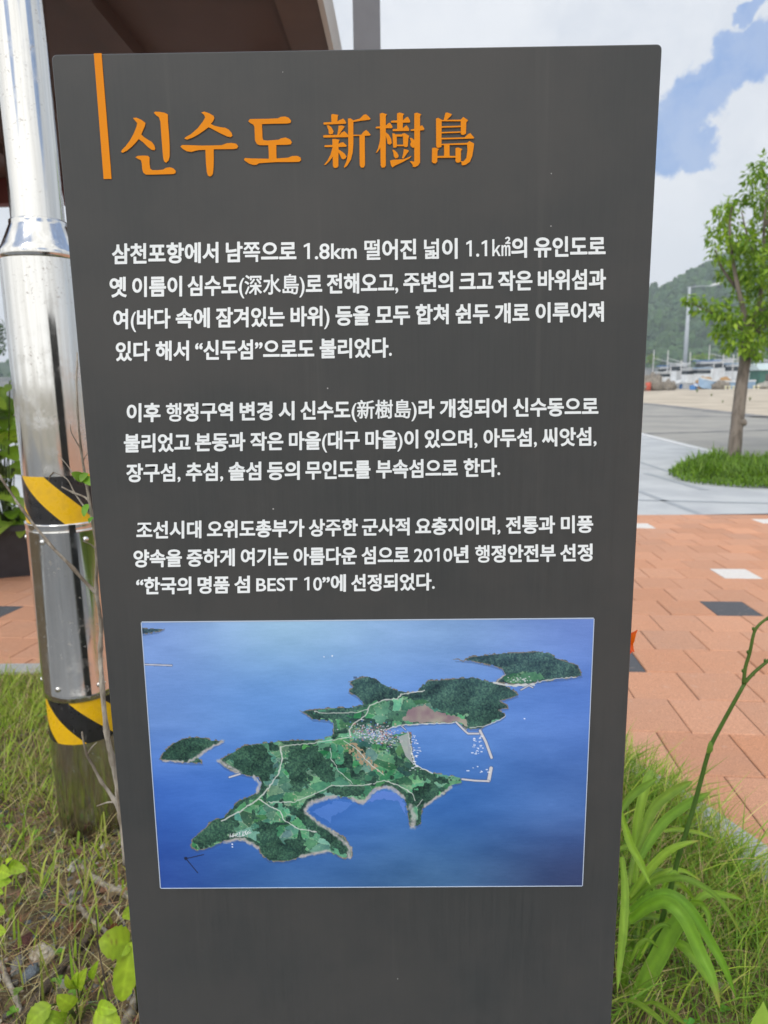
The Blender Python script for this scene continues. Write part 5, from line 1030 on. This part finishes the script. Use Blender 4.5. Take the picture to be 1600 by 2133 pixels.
# street lamp
lq = on(1424, 803); lD = (lq-CP).dot(FW); L_ = lambda x, y: CP+ray(x, y)*lD
lamp = thing('street_lamp', 'tall pale grey street lamp with one arm reaching right above the boats', 'street lamp', tuple(lq))
lt = L_(1437, 603); top = Vector((lq.x, lq.y, lt.z)); pxl = lD/F
mb = MB(); mb.tube([lq, lq+(top-lq)*.5, top], [4.6*pxl, 4.0*pxl, 2.4*pxl], 12); m_lamp = mat('galvanised_grey', (.45, .49, .53), .5, (.4, .44, .48), 1); mb.build('pole', m_lamp, lamp, True)
mb = MB(); mb.box(lq+Vector((0, 0, .25)), (.7, .7, .5)); mb.build('base', m_lamp, lamp)
e = Vector((L_(1462, 601).x, lq.y, L_(1462, 601).z)); t2 = Vector((L_(1486, 594).x, lq.y, L_(1486, 594).z))
mb = MB(); mb.tube(smooth_path([top+Vector((-.5, 0, -.1)), top, (top+e)/2+Vector((0, 0, .12)), e], 4), .09, 8); mb.build('arm', m_lamp, lamp, True)
mb = MB(); mb.tube([e, e+(t2-e)*.25, e+(t2-e)*.7, t2], [.1, .3, .28, .06], 10); mb.build('lamp_head', m_white, lamp, True)
mb = MB(); cq = Vector((L_(1440, 647).x, lq.y-.2, L_(1440, 647).z)); mb.box(cq+Vector((.35, 0, 0)), (.9, .25, .32)); mb.tube([cq+Vector((-.3, .1, -.1)), cq+Vector((.2, 0, 0))], .06, 6); mb.build('camera_box', m_white, lamp)
def up(px, ybot, ytop, Y, r, name, label, M):
    b = at(px, ybot, Y); t = at(px, ytop, Y); mb = MB(); mb.tube([b, Vector((b.x, b.y, t.z))], [r, r*.75], 10); o = thing(name, label, 'pole', tuple(b))
    mb.build('shaft', M, o, True); mb = MB(); mb.box((b.x, b.y, t.z-1.2), (2.2, .14, .14)); mb.build('crossarm', M, o)
up(1535, 777, 690, BY+8, .42, 'utility_pole', 'pale concrete utility pole on the far grassy bank by the tree trunk', mat('pole_concrete', (.45, .42, .38), .9))
def sapling(px, py, w, h, label, seed):
    b = at(px, py, BY+4); r = random.Random(seed); o = thing('young_tree', label, 'tree', tuple(b), 'young trees on the far bank'); k = 1/F*((b-CP).dot(FW))
    mb = MB(); mb.tube([b, b+Vector((0, 0, h*k*.6))], .14, 6); mb.build('trunk', m_bark, o, True); mb = MB()
    for _ in range(260):
        c = b+Vector((r.gauss(0, .3)*w*k, r.gauss(0, .3)*w*k, h*k*(.7+r.gauss(0, .16)))); s = r.uniform(.3, .7); mb.cur = tuple(q*r.uniform(.7, 1.2) for q in (.2, .3, .05))
        a = Vector((r.gauss(0, 1), r.gauss(0, 1), r.gauss(0, 1))).normalized()*s; d = a.cross(Vector((r.gauss(0, 1), 1, r.gauss(0, 1)))).normalized()*s*.6; mb.add([c-a, c-d, c+a, c+d], [(0, 1, 2, 3)])
    mb.build('crown', m_leaf, o)
sapling(1357, 766, 14, 26, 'slim yellow green young tree on the bank nearest the sign', 1); sapling(1458, 764, 36, 26, 'wide yellow green young tree on the bank right of the lamp', 2); sapling(1578, 764, 22, 30, 'yellow green young tree on the bank right of the street tree trunk', 3)
for i, (px, py, s, lab) in enumerate(((1452, 818, 9, 'green tuft on the sand below the blue boat'), (1482, 826, 7, 'small weed tuft in the middle of the sand lot'), (1505, 839, 6, 'tiny weed tuft low on the sand lot'), (1562, 835, 9, 'brownish weed tuft on the sand right of the trunk'))):
    b = on(px, py); k = (b-CP).dot(FW)/F; mb = MB(); r = random.Random(i)
    for _ in range(40):
        a = r.uniform(0, 6.28); h = s*k*r.uniform(.5, 1.1); d = Vector((math.cos(a), math.sin(a), 0))*h*.5; w = Vector((-d.y, d.x, 0))*.12; mb.cur = tuple(q*r.uniform(.6, 1.2) for q in (.13, .17, .05)); mb.add([b-w, b+w, b+d+Vector((0, 0, h))], [(0, 1, 2)])
    tag(mb.build('weed_tuft', m_blade, None, origin=tuple(b)), lab, 'weed')
# ------------------------------------------------------------------ haze
HZ = True
if HZ:
    mb = MB(); mb.box((100, 420, 74), (1500, 980, 160)); M = bpy.data.materials.new('haze'); M.use_nodes = True; nt = M.node_tree; nt.nodes.clear()
    v = N(nt, 'ShaderNodeVolumePrincipled'); v.inputs['Color'].default_value = (.76, .87, .97, 1); v.inputs['Density'].default_value = .00062; v.inputs['Anisotropy'].default_value = 0.0
    oo = N(nt, 'ShaderNodeOutputMaterial'); nt.links.new(v.outputs[0], oo.inputs['Volume']); stuff(mb.build('haze', M), 'pale blue sea haze over the harbour and hill', 'haze')
